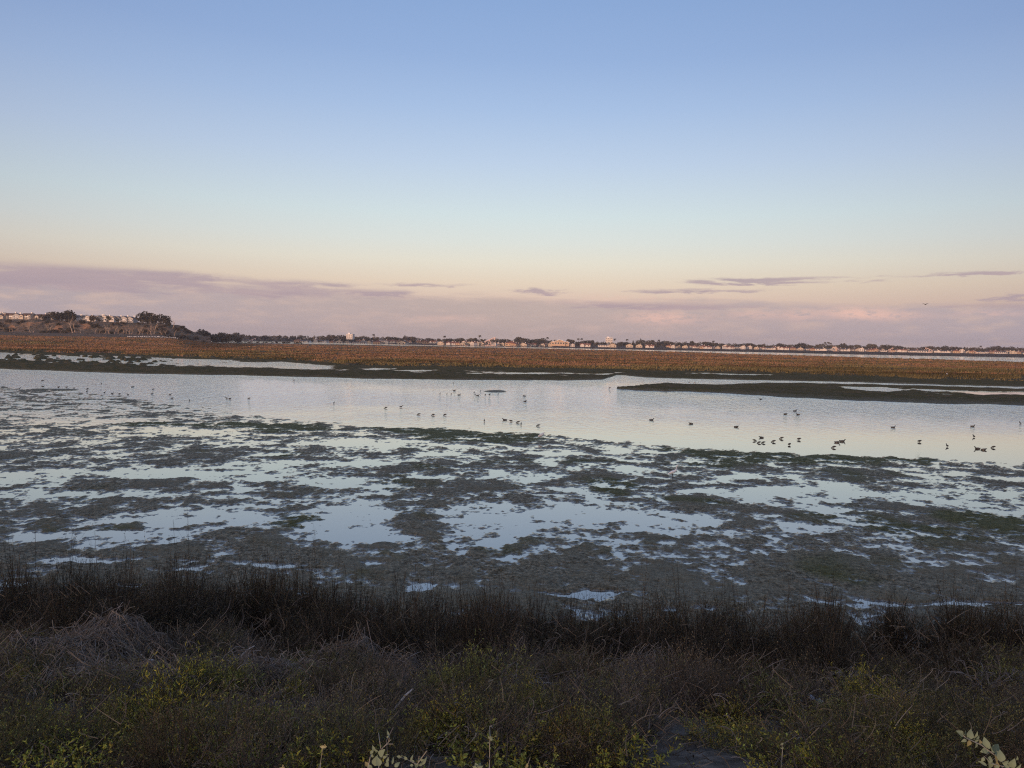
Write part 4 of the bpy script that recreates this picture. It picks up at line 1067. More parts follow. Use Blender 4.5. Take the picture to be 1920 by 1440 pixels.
# ---- pumpjacks
def pumpjack():
    o = empty('pumpjack', (0, 0, 0))
    g = Geo()
    for s in (-1, 1):
        g.bar((-1.7, s * .9, 0), (0, s * .2, 5.2), .24); g.bar((1.7, s * .9, 0), (0, s * .2, 5.2), .24); g.bar((-1.0, s * .62, 2.2), (1.0, s * .62, 2.2), .1)
    g.box((0.5, 0, .2), (9.5, 2.2, .4)); g.obj('frame', M_PUMP, o)
    g = Geo(); th = math.radians(24); c, s_ = math.cos(th), math.sin(th)
    g.bar((-4.6 * c, 0, 5.4 - 4.6 * s_), (4.6 * c, 0, 5.4 + 4.6 * s_), .48); bm = g.obj('walking_beam', M_PUMP, o)
    K = np.linspace(-.75, .75, 7); hx, hz = 4.6 * c, 5.4 + 4.6 * s_
    g = Geo()
    arc = np.stack([hx + .2 + 1.2 * np.cos(K - .3) - .7, 0 * K, hz + 1.9 * np.sin(K) - .5], 1)
    g.tubes(arc[None], np.full((1, 7), .46), 4, cap=True); g.obj('horse_head', M_PUMP, bm)
    g = Geo(); g.bar((hx + .55, 0, hz - 1.2), (hx + .55, 0, .4), .05); g.obj('polished_rod', M_STEELDARK, o)
    g = Geo(); bx, bz = -4.4 * c, 5.4 - 4.4 * s_
    g.bar((bx, -.5, bz), (bx + .9, -.5, 1.9), .12); g.bar((bx, .5, bz), (bx + .9, .5, 1.9), .12); g.obj('pitman_arm', M_PUMP, o)
    g = Geo(); g.box((bx + .6, -.75, 1.5), (2.4, .3, 1.1), rz=0); g.box((bx + .6, .75, 1.5), (2.4, .3, 1.1)); g.obj('counterweight', M_STEELDARK, o)
    g = Geo(); g.box((bx - 1.6, 0, .95), (1.5, 1.3, 1.1)); g.obj('motor', M_STEELDARK, o)
    return o


pj = pumpjack(); fu = True
for (u, y, s, rz, lab) in [(918, 930, 1.4, .1, 'tallest pumpjack with raised beam above the crowded town front'), (473, 815, .75, .1, 'pale pumpjack on top of the low sandy hill'), (1050, 1040, .5, 2.9, 'small pumpjack just behind the twin gabled hall'),
                           (1568, 1015, .8, 3.0, 'pumpjack with lowered head west of the two level white frame'), (1670, 1020, .8, .2, 'white pumpjack standing between the other two eastern pumpjacks'), (1743, 1020, .9, 2.8, 'easternmost pumpjack with steep pale beam by the far water'), (1832, 1030, .42, 2.9, 'tiny pumpjack near the eastern edge of the view')]:
    o = pj if fu else copy_tree(pj); fu = False
    x = ray(u, 645)[0] * y; o.location = (x, y, float(far_h(np.array([x]), np.array([y]))[0])); o.rotation_euler = (0, 0, rz); o.scale = (s, s, s)
    tag(o, lab, 'pumpjack', 'pumpjacks on the far shore')

# ---- shore rocks along the far water
M_ROCK = plain('pale_rock', (.36, .27, .22), .9, .3, 1.5)
rock = []
for i in range(4):
    bm_ = rng.normal(0, 1, (14, 3)); bm_ /= np.linalg.norm(bm_, axis=1, keepdims=True); bm_ *= rng.uniform(.7, 1.1, (14, 1)) * [1.1, .9, .7]
    import bmesh
    b = bmesh.new()
    for v in bm_: b.verts.new(v)
    bmesh.ops.convex_hull(b, input=b.verts); me = bpy.data.meshes.new('shore_rock'); b.to_mesh(me); b.free(); me.materials.append(M_ROCK); rock.append(me)
for i in range(120):
    if i < 55: u = rng.uniform(428, 545); y = rng.uniform(785, 800)
    else: u = rng.uniform(700, 1012); y = rng.uniform(905, 935)
    o = bpy.data.objects.new('shore_rock', rock[i % 4]); COL.objects.link(o); x = ray(u, 640)[0] * y; s = rng.uniform(.5, 1.25)
    o.location = (x, y, float(far_h(np.array([x]), np.array([y]))[0]) + .25 * s); o.rotation_euler = (0, 0, rng.uniform(0, 6)); o.scale = (s * 1.2, s, s)
    tag(o, 'pale rock at the foot of the low sandy hill' if i < 55 else 'pale rock on the shore below the crowded town front', 'rock', 'rocks below the sandy hill' if i < 55 else 'rocks along the town front')
# low bushes on the sandy hill
for i in range(34):
    u = rng.uniform(432, 580); y = rng.uniform(800, 880)
    put_tree(3, u, y, rng.uniform(1.2, 2.6), 'low rust brown bush on the sandy hill', 'bushes on the sandy hill', rng.uniform(.9, 1.6), None, 'bush')

# ================================================================== birds
def sweep(g, path, rad, cols, sides=8, squash=None):
    P = np.array(path, float); R = np.array(rad, float)
    T = np.gradient(P, axis=0); T /= np.linalg.norm(T, axis=1, keepdims=True) + 1e-9
    A = np.broadcast_to([[0, 1.0, 0]], T.shape); B = np.cross(T, A); an = np.arange(sides) / sides * 2 * np.pi
    V = P[:, None] + R[:, None, None] * (A[:, None] * np.cos(an)[:, None] + B[:, None] * np.sin(an)[:, None])
    n = len(P); i = np.arange(n * sides).reshape(n, sides); a, b = i[:-1], i[1:]
    Q = np.stack([a, np.roll(a, -1, 1), np.roll(b, -1, 1), b], -1).reshape(-1, 4)
    g.poly(V.reshape(-1, 3), Q, None, np.repeat(np.array(cols, float), sides, 0))


DK = (.05, .045, .04); DB = (.10, .085, .07); PB = (.22, .20, .17); WH = (.95, .96, .96); BL = (.03, .028, .026)
LEGM = plain('bird_leg', (.05, .045, .04), .6)


def bird_legs(root, h, dx=0.0):
    for s in (-1, 1):
        g = Geo(); g.tubes(np.array([[[dx, s * .03, h + .03], [dx - .015, s * .032, h * .5], [dx + .01, s * .034, -.06]]]), np.array([[.011, .008, .007]]), 4, cap=True)
        g.bar((dx + .01, s * .034, -.01), (dx + .06, s * .04, -.015), .006)
        g.obj('leg', LEGM, root)


def body(root, path, rad, cols, name='body'):
    g = Geo(); sweep(g, path, rad, cols); return g.obj(name, M_FEATHER, root, True)


def wader_standing():
    o = empty('wading_bird', (0, -300, -50)); h = .13
    body(o, [(-.24, 0, h + .06), (-.17, 0, h + .075), (-.08, 0, h + .075), (.02, 0, h + .08), (.10, 0, h + .11), (.145, 0, h + .17), (.165, 0, h + .215), (.195, 0, h + .235), (.225, 0, h + .228), (.28, 0, h + .21), (.33, 0, h + .195)],
         [.012, .045, .075, .08, .06, .033, .03, .037, .022, .009, .004], [DK, DB, DB, DB, DB, DB, DB, DK, DK, BL, BL])
    bird_legs(o, h); return o


def wader_feeding():
    o = empty('wading_bird', (0, -300, -50)); h = .13
    body(o, [(-.24, 0, h + .11), (-.17, 0, h + .10), (-.08, 0, h + .09), (.02, 0, h + .07), (.10, 0, h + .04), (.16, 0, h + .0), (.20, 0, h - .035), (.225, 0, h - .055), (.24, 0, h - .08), (.25, 0, h - .12), (.255, 0, h - .16)],
         [.012, .045, .075, .08, .058, .034, .03, .035, .02, .008, .004], [DK, DB, DB, DB, DB, DB, DB, DK, DK, BL, BL])
    bird_legs(o, h); return o


def wader_hunched():
    o = empty('wading_bird', (0, -300, -50)); h = .12
    body(o, [(-.22, 0, h + .05), (-.15, 0, h + .075), (-.06, 0, h + .085), (.04, 0, h + .095), (.10, 0, h + .115), (.135, 0, h + .135), (.16, 0, h + .14), (.19, 0, h + .125), (.25, 0, h + .10)],
         [.012, .05, .085, .088, .07, .045, .036, .014, .004], [DK, DB, DB, DB, DB, DK, DK, BL, BL])
    bird_legs(o, h); return o


def duck(tuck=False):
    o = empty('duck', (0, -300, -50))
    if tuck:
        body(o, [(-.30, 0, .09), (-.22, 0, .06), (-.1, 0, .055), (.03, 0, .06), (.11, 0, .085), (.16, 0, .12), (.20, 0, .135), (.235, 0, .125), (.27, 0, .115)], [.012, .06, .095, .095, .075, .05, .045, .024, .008], [DK, DB, PB, DB, DB, DK, DK, BL, BL])
    else:
        body(o, [(-.32, 0, .10), (-.24, 0, .065), (-.12, 0, .05), (.04, 0, .055), (.14, 0, .08), (.175, 0, .14), (.185, 0, .19), (.215, 0, .22), (.25, 0, .213), (.30, 0, .20)], [.012, .055, .095, .095, .066, .04, .036, .044, .026, .012], [DK, DB, PB, DB, DB, DK, DK, DK, DK, BL])
    return o


def egret(pose):
    o = empty('egret', (0, -300, -50)); h = .30
    if pose == 'tall':
        pth = [(-.30, 0, h - .03), (-.2, 0, h + .02), (-.08, 0, h + .07), (.04, 0, h + .12), (.12, 0, h + .18), (.17, 0, h + .26), (.165, 0, h + .34), (.175, 0, h + .42), (.215, 0, h + .47), (.25, 0, h + .475)]
        rd = [.015, .055, .09, .085, .055, .032, .026, .024, .034, .022]; bill = [(.255, 0, h + .475), (.31, 0, h + .468), (.37, 0, h + .458)]
    else:
        pth = [(-.24, 0, h - .05), (-.17, 0, h + .0), (-.06, 0, h + .06), (.05, 0, h + .12), (.11, 0, h + .18), (.13, 0, h + .23), (.16, 0, h + .245), (.19, 0, h + .24)]
        rd = [.015, .06, .1, .095, .07, .045, .038, .022]; bill = [(.195, 0, h + .24), (.24, 0, h + .232), (.3, 0, h + .222)]
    body(o, pth, rd, [WH] * len(pth)); body(o, bill, [.018, .011, .003], [BL, BL, BL], 'bill')
    bird_legs(o, h - .02, -.02); return o


def on_mud(u, v):
    p = at(u, v)
    h = float(mud_height(np.array([p[0]]), np.array([p[1]]))[0][0])
    return p, h


BP = {'s': wader_standing(), 'f': wader_feeding(), 'h': wader_hunched(), 'd': duck(), 't': duck(True), 'E': egret('tall'), 'e': egret('hunched')}
bused = set()


def bird(kd, u, v, label, group=None, rz=None, s=1.0, cat=None):
    o = BP[kd] if kd not in bused else copy_tree(BP[kd]); bused.add(kd)
    p, h = on_mud(u, v)
    sink = {'s': .05, 'f': .05, 'h': .05, 'd': 0, 't': 0, 'E': .05, 'e': .05}[kd]
    o.location = (p[0], p[1], max(h, 0 if kd in 'dt' else -.06) - (0 if kd in 'dt' else 0))
    s *= .62 if kd == 's' and v < 745 else (1.0 if kd in 'Ee' else (.62 if u in (1415, 1423, 1427, 1431) else .68))
    o.rotation_euler = (0, 0, rng.uniform(0, 6.28) if rz is None else rz); o.scale = (s, s, s)
    return tag(o, label, cat or {'d': 'duck', 't': 'duck', 'E': 'egret', 'e': 'egret'}.get(kd, 'bird'), group)


L, R_ = math.pi, 0.0
GW = 'wading birds in the western shallows'
for (kd, u, v, rz, lab) in [
        ('s', 37, 730, 1.4, 'dark wading bird standing west of the long low islet'), ('t', 80, 725, L, 'dark resting duck just behind the long low islet'), ('t', 80, 714, .2, 'faint duck afloat farther out behind the long low islet'),
        ('h', 110, 727, .3, 'hunched dark bird at the top of the long low islet'), ('s', 125, 727, R_, 'dark bird standing at the east tip of the long low islet'), ('h', 139, 729, R_, 'hunched dark bird one step east of the islet tip'), ('f', 164, 730, L, 'feeding dark bird behind another, east of the islet'),
        ('s', 163, 735, 1.5, 'dark bird standing at the water edge, in front of a feeding bird'), ('s', 190, 720, 2.6, 'lone dark bird far out in the ripples past the islet'), ('s', 196, 737, 1.2, 'dark bird first of four spaced along the western water edge'), ('h', 211, 739, .5, 'small hunched bird second of four along the western water edge'),
        ('h', 224, 740, 1.0, 'small hunched bird third of four along the western water edge'), ('s', 240, 741, 4.5, 'dark bird fourth of four along the western water edge'), ('t', 249, 726, .5, 'small dark duck afloat beyond the four spaced birds'),
        ('f', 287, 731, L, 'dark bird feeding directly behind a mirrored hunched bird'), ('h', 285, 740, .2, 'hunched bird with clear mirror image in pink water'), ('s', 319, 741, .4, 'dark bird standing behind the pair near the pink shallows'),
        ('f', 323, 748, L, 'feeding bird with dark mirror image in pink shallows'), ('s', 355, 752, 5.0, 'dark bird alone between the mirrored feeder and the next pair'), ('s', 425, 748, L, 'upright dark bird beside a hunched mirrored one'), ('h', 431, 749, R_, 'hunched mirrored bird beside an upright dark one'), ('f', 467, 748, L, 'dark feeding bird alone east of the close pair')]:
    bird(kd, u, v, lab, GW, rz)
bird('t', 551, 713, 'tiny dark duck afloat near the far mud bank, alone', None, .3, .8)
GC = 'birds in the middle of the channel'
for (kd, u, v, rz, lab) in [
        ('s', 626, 757, 1.5, 'lone dark bird facing away in the pale middle of the channel'), ('f', 723, 766, L, 'dark bird stooping west of the row of three curved feeders'), ('s', 752, 764, .3, 'dark bird standing up and right behind the row of three feeders'),
        ('f', 785, 778, L, 'first of the three arched feeding birds before the green bank'), ('f', 812, 779, L, 'middle one of the three arched feeding birds before the green bank'), ('f', 834, 779, L, 'last of the three arched feeding birds before the green bank'),
        ('s', 908, 791, 1.6, 'slim upright dark bird in front of the green algae bank'), ('d', 946, 788, L, 'grey duck afloat west of the spread winged looking waders'), ('h', 958, 791, L, 'low dark bird touching the grey duck in the shallows'), ('f', 971, 793, L, 'dark bird stretched to the water behind an upright one'), ('s', 977, 797, 1.5, 'upright dark bird with ripple line trailing east'), ('f', 1009, 799, L, 'dark bird at the east end of the ripple line'),
        ('s', 850, 719, 1.4, 'tiny bird farthest out near the mud bank before the islet group'), ('d', 852, 733, R_, 'dark duck behind the row of small birds west of the small islet'), ('s', 825, 739, 1.4, 'small upright bird first in the row west of the small islet'), ('s', 838, 740, 1.5, 'small dark upright bird second in the row west of the small islet'),
        ('h', 846, 740, 1.5, 'smallest bird third in the row west of the small islet'), ('d', 861, 741, R_, 'dark duck ending the row west of the small islet'), ('s', 889, 737, 1.2, 'small bird standing off the west tip of the small islet'), ('s', 891, 741, 1.2, 'small bird right in front of the islet west tip'), ('d', 896, 742, R_, 'dark duck afloat just below the islet west tip'),
        ('h', 910, 741, 1.2, 'tiny hunched bird below the small islet, first of three'), ('h', 918, 740.5, .4, 'tiny hunched bird below the small islet, second of three'), ('s', 934, 740, 1.2, 'tiny upright bird below the small islet, third of three'), ('s', 901, 734, 1.2, 'tiny bird standing on the west shoulder of the small islet'),
        ('t', 983, 743, L, 'small dark duck east of the small islet, farther one of two'), ('t', 985, 753, R_, 'longer dark duck east of the small islet, nearer one of two'), ('f', 1143, 728, L, 'dark bird in the water just off the tip of the mud spit'),
        ('d', 1222, 788, R_, 'duck swimming east across the open channel'), ('t', 1295, 795, L, 'dark duck resting alone below the mud spit'), ('t', 1381, 801, R_, 'flat dark duck alone before the eastern group'), ('t', 1426, 749, L, 'small dark duck close under the mud spit')]:
    bird(kd, u, v, lab, GC, rz)
bird('h', 1201, 722.5, 'pale bird resting on the ridge near the spit tip', None, L)
bird('h', 1207, 722.5, 'dark bird next to the pale one on the spit ridge', None, R_)
bird('t', 1292, 717, 'small duck in the narrow back channel, western one of two', None, L, .8)
bird('t', 1303, 717, 'small duck in the narrow back channel, eastern one of two', None, R_, .8)
GE = 'birds in the eastern part of the channel'
for (kd, u, v, rz, lab) in [
        ('t', 1473, 777, R_, 'dark duck at the west of the trio afloat below the spit'), ('d', 1491, 771, R_, 'dark duck with raised head, farthest of the trio below the spit'), ('t', 1496, 778, L, 'dark duck at the east of the trio below the spit'), ('d', 1675, 802, R_, 'dark duck alone in the wide eastern water'),
        ('d', 1824, 800, R_, 'duck with raised head straight behind an upright bird'), ('s', 1826, 820, 1.5, 'upright dark bird straight in front of the raised head duck'), ('s', 1913, 795, 1.5, 'upright dark bird at the eastern edge of the water'),
        ('t', 1427, 821, L, 'flat dark duck behind the cluster of three waders'), ('f', 1415, 827, R_, 'feeding bird westmost in the cluster of three waders'), ('f', 1423, 831, L, 'feeding bird between two others in the cluster of three waders'), ('f', 1431, 831, L, 'feeding bird eastmost in the cluster of three waders'),
        ('f', 1450, 829, L, 'bird with wide arched outline just east of the wader cluster'), ('f', 1465, 823, L, 'dark bird trailing a long ripple behind the arched one'), ('h', 1480, 835, .6, 'reddish brown bird standing at the green mud edge'), ('h', 1498, 825, R_, 'plump dark bird facing east at the end of the long ripple'),
        ('f', 1563, 840, L, 'bird feeding alone at the mud edge, near a pair'), ('d', 1580, 828, R_, 'dark duck swimming close beside another, eastern of the pair'), ('d', 1570, 830, R_, 'dark duck swimming close beside another, western of the pair'), ('h', 1724, 829, R_, 'hunched dark bird midway between the pair and the last three'),
        ('s', 1776, 838, 1.5, 'small upright bird near the eastern mud edge'), ('d', 1832, 842, L, 'dark duck facing west, first of the last three at the mud edge'), ('t', 1845, 844, R_, 'flat dark duck, middle of the last three at the mud edge'), ('f', 1862, 840, L, 'tall dark bird, last of the last three at the mud edge')]:
    bird(kd, u, v, lab, GE, rz)
bird('E', 1262, 899, 'white egret with stretched neck standing in the weedy shallows', None, R_, .82)
bird('e', 1015, 827, 'small hunched white egret at the end of the green algae bank', None, R_, .9)
# single white bird standing in the marsh grass
o = copy_tree(BP['e']); p = far(1776, 692, 150); o.location = (p[0], p[1], .75); o.scale = (.75, .75, .9); o.rotation_euler = (0, 0, 1.2)
tag(o, 'white bird standing alone in the marsh grass', 'egret')
# row of white birds beyond the marsh
for i in range(46):
    o = copy_tree(BP['e']); u = 240 + 92 * ((i + rng.uniform(-.4, .4)) / 45); y = 520 + rng.uniform(-6, 6)
    x = ray(u, 634)[0] * y; z = float(max(marsh_h(np.array([x]), np.array([y]))[0][0], 0)) + .45
    o.location = (x, y, z); o.rotation_euler = (0, 0, rng.uniform(-1, 1) + (math.pi if rng.random() < .5 else 0)); s = rng.uniform(1.3, 1.8); o.scale = (s, s, s)
    tag(o, 'white bird standing in the long line of white birds beyond the marsh', 'egret', 'white birds in a line beyond the marsh')
# flying bird
fb = empty('flying_bird', far(1735, 571, 140), .4)
body(fb, [(-.25, 0, 0), (-.15, 0, .01), (0, 0, .02), (.13, 0, .03), (.22, 0, .03), (.3, 0, .02)], [.01, .05, .08, .06, .04, .006], [DK] * 6)
for s in (-1, 1):
    g = Geo(); g.poly([(-.1, s * .05, .05), (.1, s * .05, .05), (.12, s * .4, .2), (-.06, s * .4, .2), (.02, s * .75, .1), (-.1, s * .05, .03), (.1, s * .05, .03), (.12, s * .4, .18), (-.06, s * .4, .18)], [[0, 1, 2, 3], [5, 8, 7, 6]], [[3, 2, 4], [8, 4, 7]], DK)
    g.obj('wing', M_FEATHER, fb)
tag(fb, 'small dark bird in flight above the eastern clouds', 'bird')

# ================================================================== plants on the near bank
def stems(g, n, base_r, hmin, hmax, r0, col, lean=.35, K=6, wob=.05, tipcol=None, cvar=.35, sides=3):
    a = rng.uniform(0, 6.28, n); rr = base_r * np.sqrt(rng.uniform(0, 1, n))
    B = np.stack([rr * np.cos(a), rr * np.sin(a), np.full(n, -.06)], 1)
    H = rng.uniform(hmin, hmax, n); ld = np.stack([np.cos(a), np.sin(a)], 1) * (rng.uniform(0, lean, n) * (.4 + rr / base_r))[:, None] + rng.normal(0, lean * .3, (n, 2))
    k_ = np.linspace(0, 1, K)
    P = np.zeros((n, K, 3)); P[:, :, 2] = B[:, 2:3] + (H[:, None]) * k_
    w = np.cumsum(rng.normal(0, wob, (n, K, 2)), 1) * k_[None, :, None]
    P[:, :, :2] = B[:, None, :2] + ld[:, None, :] * (k_ ** 1.3)[None, :, None] * H[:, None, None] + w * H[:, None, None]
    R = r0 * rng.uniform(.7, 1.3, n)[:, None] * (1 - .65 * k_)[None]
    c = np.asarray(col)[rng.integers(0, len(col), n)] * rng.uniform(1 - cvar, 1 + cvar, (n, 1))
    C = np.repeat(c[:, None], K, 1)
    if tipcol is not None:
        t = np.asarray(tipcol)[rng.integers(0, len(tipcol), n)] * rng.uniform(1 - cvar, 1 + cvar, (n, 1))
        f = sstep(k_, .25, .9)[None, :, None]; C = C * (1 - f) + t[:, None] * f
    g.tubes(P, R, sides, C)
    return P, R, C


def twigs(g, P, R, C, per, L, ang=.9, K=4, thick=.6, tip=None, lo=.25):
    n, Ks = P.shape[:2]; m_ = n * per
    idx = np.repeat(np.arange(n), per); f = rng.uniform(lo, .98, m_) * (Ks - 1); i0 = np.minimum(f.astype(int), Ks - 2); fr = (f - i0)[:, None]
    B = P[idx, i0] * (1 - fr) + P[idx, i0 + 1] * fr
    d = P[idx, i0 + 1] - P[idx, i0]; d /= np.linalg.norm(d, axis=1, keepdims=True) + 1e-9
    d = d + rng.normal(0, ang * .6, (m_, 3)); d[:, 2] += .15; d /= np.linalg.norm(d, axis=1, keepdims=True)
    k_ = np.linspace(0, 1, K); Ls = L * rng.uniform(.4, 1.2, m_)
    Q = B[:, None] + d[:, None] * (Ls[:, None] * k_)[:, :, None]
    Q[:, :, 2] += (Ls[:, None] * .3) * k_ ** 2; Q[:, 1:] += rng.normal(0, .06, (m_, K - 1, 3)) * Ls[:, None, None]
    r = (R[idx, i0] * thick)[:, None] * (1 - .5 * k_)
    c = C[idx, i0] * rng.uniform(.7, 1.3, (m_, 1)) if tip is None else np.asarray(tip)[rng.integers(0, len(tip), m_)] * rng.uniform(.6, 1.3, (m_, 1))
    g.tubes(Q, r, 3, c)
    return Q


def leafset(g, Q, per, Ln, Wd, cols, lo=.2):
    n, K = Q.shape[:2]; m_ = n * per
    idx = np.repeat(np.arange(n), per); f = rng.uniform(lo, 1, m_) * (K - 1); i0 = np.minimum(f.astype(int), K - 2); fr = (f - i0)[:, None]
    B = Q[idx, i0] * (1 - fr) + Q[idx, i0 + 1] * fr
    d = rng.normal(0, 1, (m_, 3)); d[:, 2] = np.abs(d[:, 2]) * .9 + .3
    nn = rng.normal(0, 1, (m_, 3)); nn[:, 2] += 1.2
    c = np.asarray(cols)[rng.integers(0, len(cols), m_)] * rng.uniform(.6, 1.35, (m_, 1))
    g.leaves(B, d, nn, Ln * rng.uniform(.6, 1.2, m_), Wd * rng.uniform(.7, 1.2, m_), c)


BROWN = [(.050, .040, .031), (.038, .032, .026), (.062, .048, .036), (.042, .033, .025)]
STRAW = [(.135, .112, .085), (.10, .083, .065), (.155, .135, .11)]
GREY = [(.095, .085, .08), (.075, .066, .06), (.115, .10, .092)]


def plant(name, parts):
    o = empty(name, (0, -200, -40))
    for nm, g, m_ in parts:
        c = g.obj(nm, m_, o); c['kind'] = 'stuff'
    return o


def dry_shrub(h, n):
    g = Geo(); P, R, C = stems(g, int(n * .75), .30, h * .45, h, .0040, BROWN + BROWN + GREY[1:2] + STRAW[:1], .55, 7, .085, None, .55)
    Q = twigs(g, P, R, C, 5, .19, 1.25); f = Geo(); leafset(f, Q, 2, .030, .010, [(.040, .036, .024), (.052, .043, .03), (.036, .038, .02), (.06, .05, .034)])
    return plant('dry_shrub', [('stem', g, M_VEG), ('foliage', f, M_LEAF)])


def heath(h, n, cols):
    g = Geo(); P, R, C = stems(g, int(n * .7), .26, h * .4, h, .0022, cols, .8, 5, .07); Q = twigs(g, P, R, C, 7, .09, .9)
    f = Geo(); leafset(f, Q, 1, .012, .005, [tuple(np.array(c) * 1.15) for c in cols])
    return plant('heath_shrub', [('stem', g, M_VEG), ('foliage', f, M_LEAF)])


def pickle(h, n, basec, tip, r=.0042, name='pickleweed'):
    g = Geo(); P, R, C = stems(g, int(n * .55), .24, h * .4, h * .9, r * .8, basec, .8, 6, .06, tip)
    f = Geo(); Q = twigs(f, P, np.maximum(R, r * .7), C, 6, .075, .9, 4, .9, tip, .3); twigs(f, Q, np.full(Q.shape[:2], r * .7), np.broadcast_to(np.array(tip[0]), Q.shape), 2, .035, .9, 3, .9, tip, .2)
    return plant(name, [('stem', g, M_LEAF), ('foliage', f, M_LEAF)])


def dome(name, h, rad, n, nleaf, ll, lw, scol, lcol, spike=.0, open_=.25, r0=.003):
    """A rounded shrub: crooked stems fan out to a lumpy dome, small leaves or twig ends crowd its outside."""
    g = Geo(); d_ = rng.normal(0, 1, (n, 3)); d_[:, 2] = np.abs(d_[:, 2]) + .25; d_ /= np.linalg.norm(d_, axis=1, keepdims=True)
    lump = lambda q: 1 + .38 * fbm(q[:, 0] * 2.3 + rad * 9, q[:, 1] * 2.3 + h * 7, 3, 231)
    E = d_ * np.array([rad, rad, h]) * (lump(d_) * rng.uniform(.8, 1.02, n) * (1 + spike * rng.random(n) ** 4))[:, None]
    B = E * [.18, .18, 0] + [0, 0, -.05]; K = 6; k_ = np.linspace(0, 1, K)
    P = B[:, None] + (E - B)[:, None] * k_[None, :, None]; P[:, 1:] += np.cumsum(rng.normal(0, .022, (n, K - 1, 3)), 1) * [1, 1, .6]
    R = r0 * rng.uniform(.6, 1.3, (n, 1)) * (1 - .6 * k_)
    c = np.asarray(scol)[rng.integers(0, len(scol), n)] * rng.uniform(.5, 1.4, (n, 1)); C = np.repeat(c[:, None], K, 1); g.tubes(P, R, 3, C)
    Q = twigs(g, P, R, C, 4, .11 * (h / .4) ** .5, 1.1, 4, .6, None, .45)
    f = Geo(); m_ = nleaf; idx = rng.integers(0, len(Q), m_); B2 = Q[idx, rng.integers(1, 4, m_)] + rng.normal(0, .008, (m_, 3))
    dd = B2 / (np.linalg.norm(B2, axis=1, keepdims=True) + 1e-6) + rng.normal(0, .7, (m_, 3)); dd[:, 2] += .3
    nn = rng.normal(0, .7, (m_, 3)); nn[:, 2] += 1.0
    rr = np.linalg.norm(B2 / [rad, rad, h], axis=1)
    lc = np.asarray(lcol)[rng.integers(0, len(lcol), m_)] * rng.uniform(.5, 1.4, (m_, 1))
    f.leaves(B2, dd, nn, ll * rng.uniform(.6, 1.3, m_), lw * rng.uniform(.7, 1.3, m_), lc)
    return plant(name, [('stem', g, M_VEG), ('foliage', f, M_LEAF)])


def leafy(h, n, cols):
    g = Geo(); P, R, C = stems(g, n, .24, h * .4, h, .0024, [(.05, .045, .03), (.06, .05, .035)], .7, 5, .05)
    f = Geo(); leafset(f, P, 11, .030, .012, cols, .35)
    return plant('leafy_plant', [('stem', g, M_VEG), ('foliage', f, M_LEAF)])


def straw_mound(rx, ry, hz, n=1700):
    g = Geo(); a = rng.uniform(0, 6.28, n); q = np.sqrt(rng.uniform(0, 1, n))
    x, y = rx * q * np.cos(a), ry * q * np.sin(a)
    K = 5; k_ = np.linspace(-.5, .5, K); th = rng.uniform(0, 6.28, n); Ls = rng.uniform(.15, .5, n)
    X = x[:, None] + np.cos(th)[:, None] * Ls[:, None] * k_ + rng.normal(0, .012, (n, K)); Y = y[:, None] + np.sin(th)[:, None] * Ls[:, None] * k_ + rng.normal(0, .012, (n, K))
    Zm = hz * np.clip(1 - (X / rx) ** 2 - (Y / ry) ** 2, -.3, 1) ** 1.0 * (1 + .0 * X) + .20 * fbm((X.ravel() + rx * 31) * 2.2, (Y.ravel() + hz * 57) * 2.2, 4, 201, .6).reshape(X.shape) + rng.uniform(-.04, .05, (n, 1)) + rng.normal(0, .014, (n, K)) + (rng.random((n, 1)) < .12) * rng.uniform(-.12, .30, (n, 1)) * (k_ + .3)
    c = np.array(GREY + GREY[:2] + STRAW[:2])[rng.integers(0, 7, n)] * rng.uniform(.7, 1.9, (n, 1))
    g.tubes(np.stack([X, Y, Zm], -1), np.full((n, K), .0036), 3, c)
    return plant('straw_mound', [('straw', g, M_VEG)])


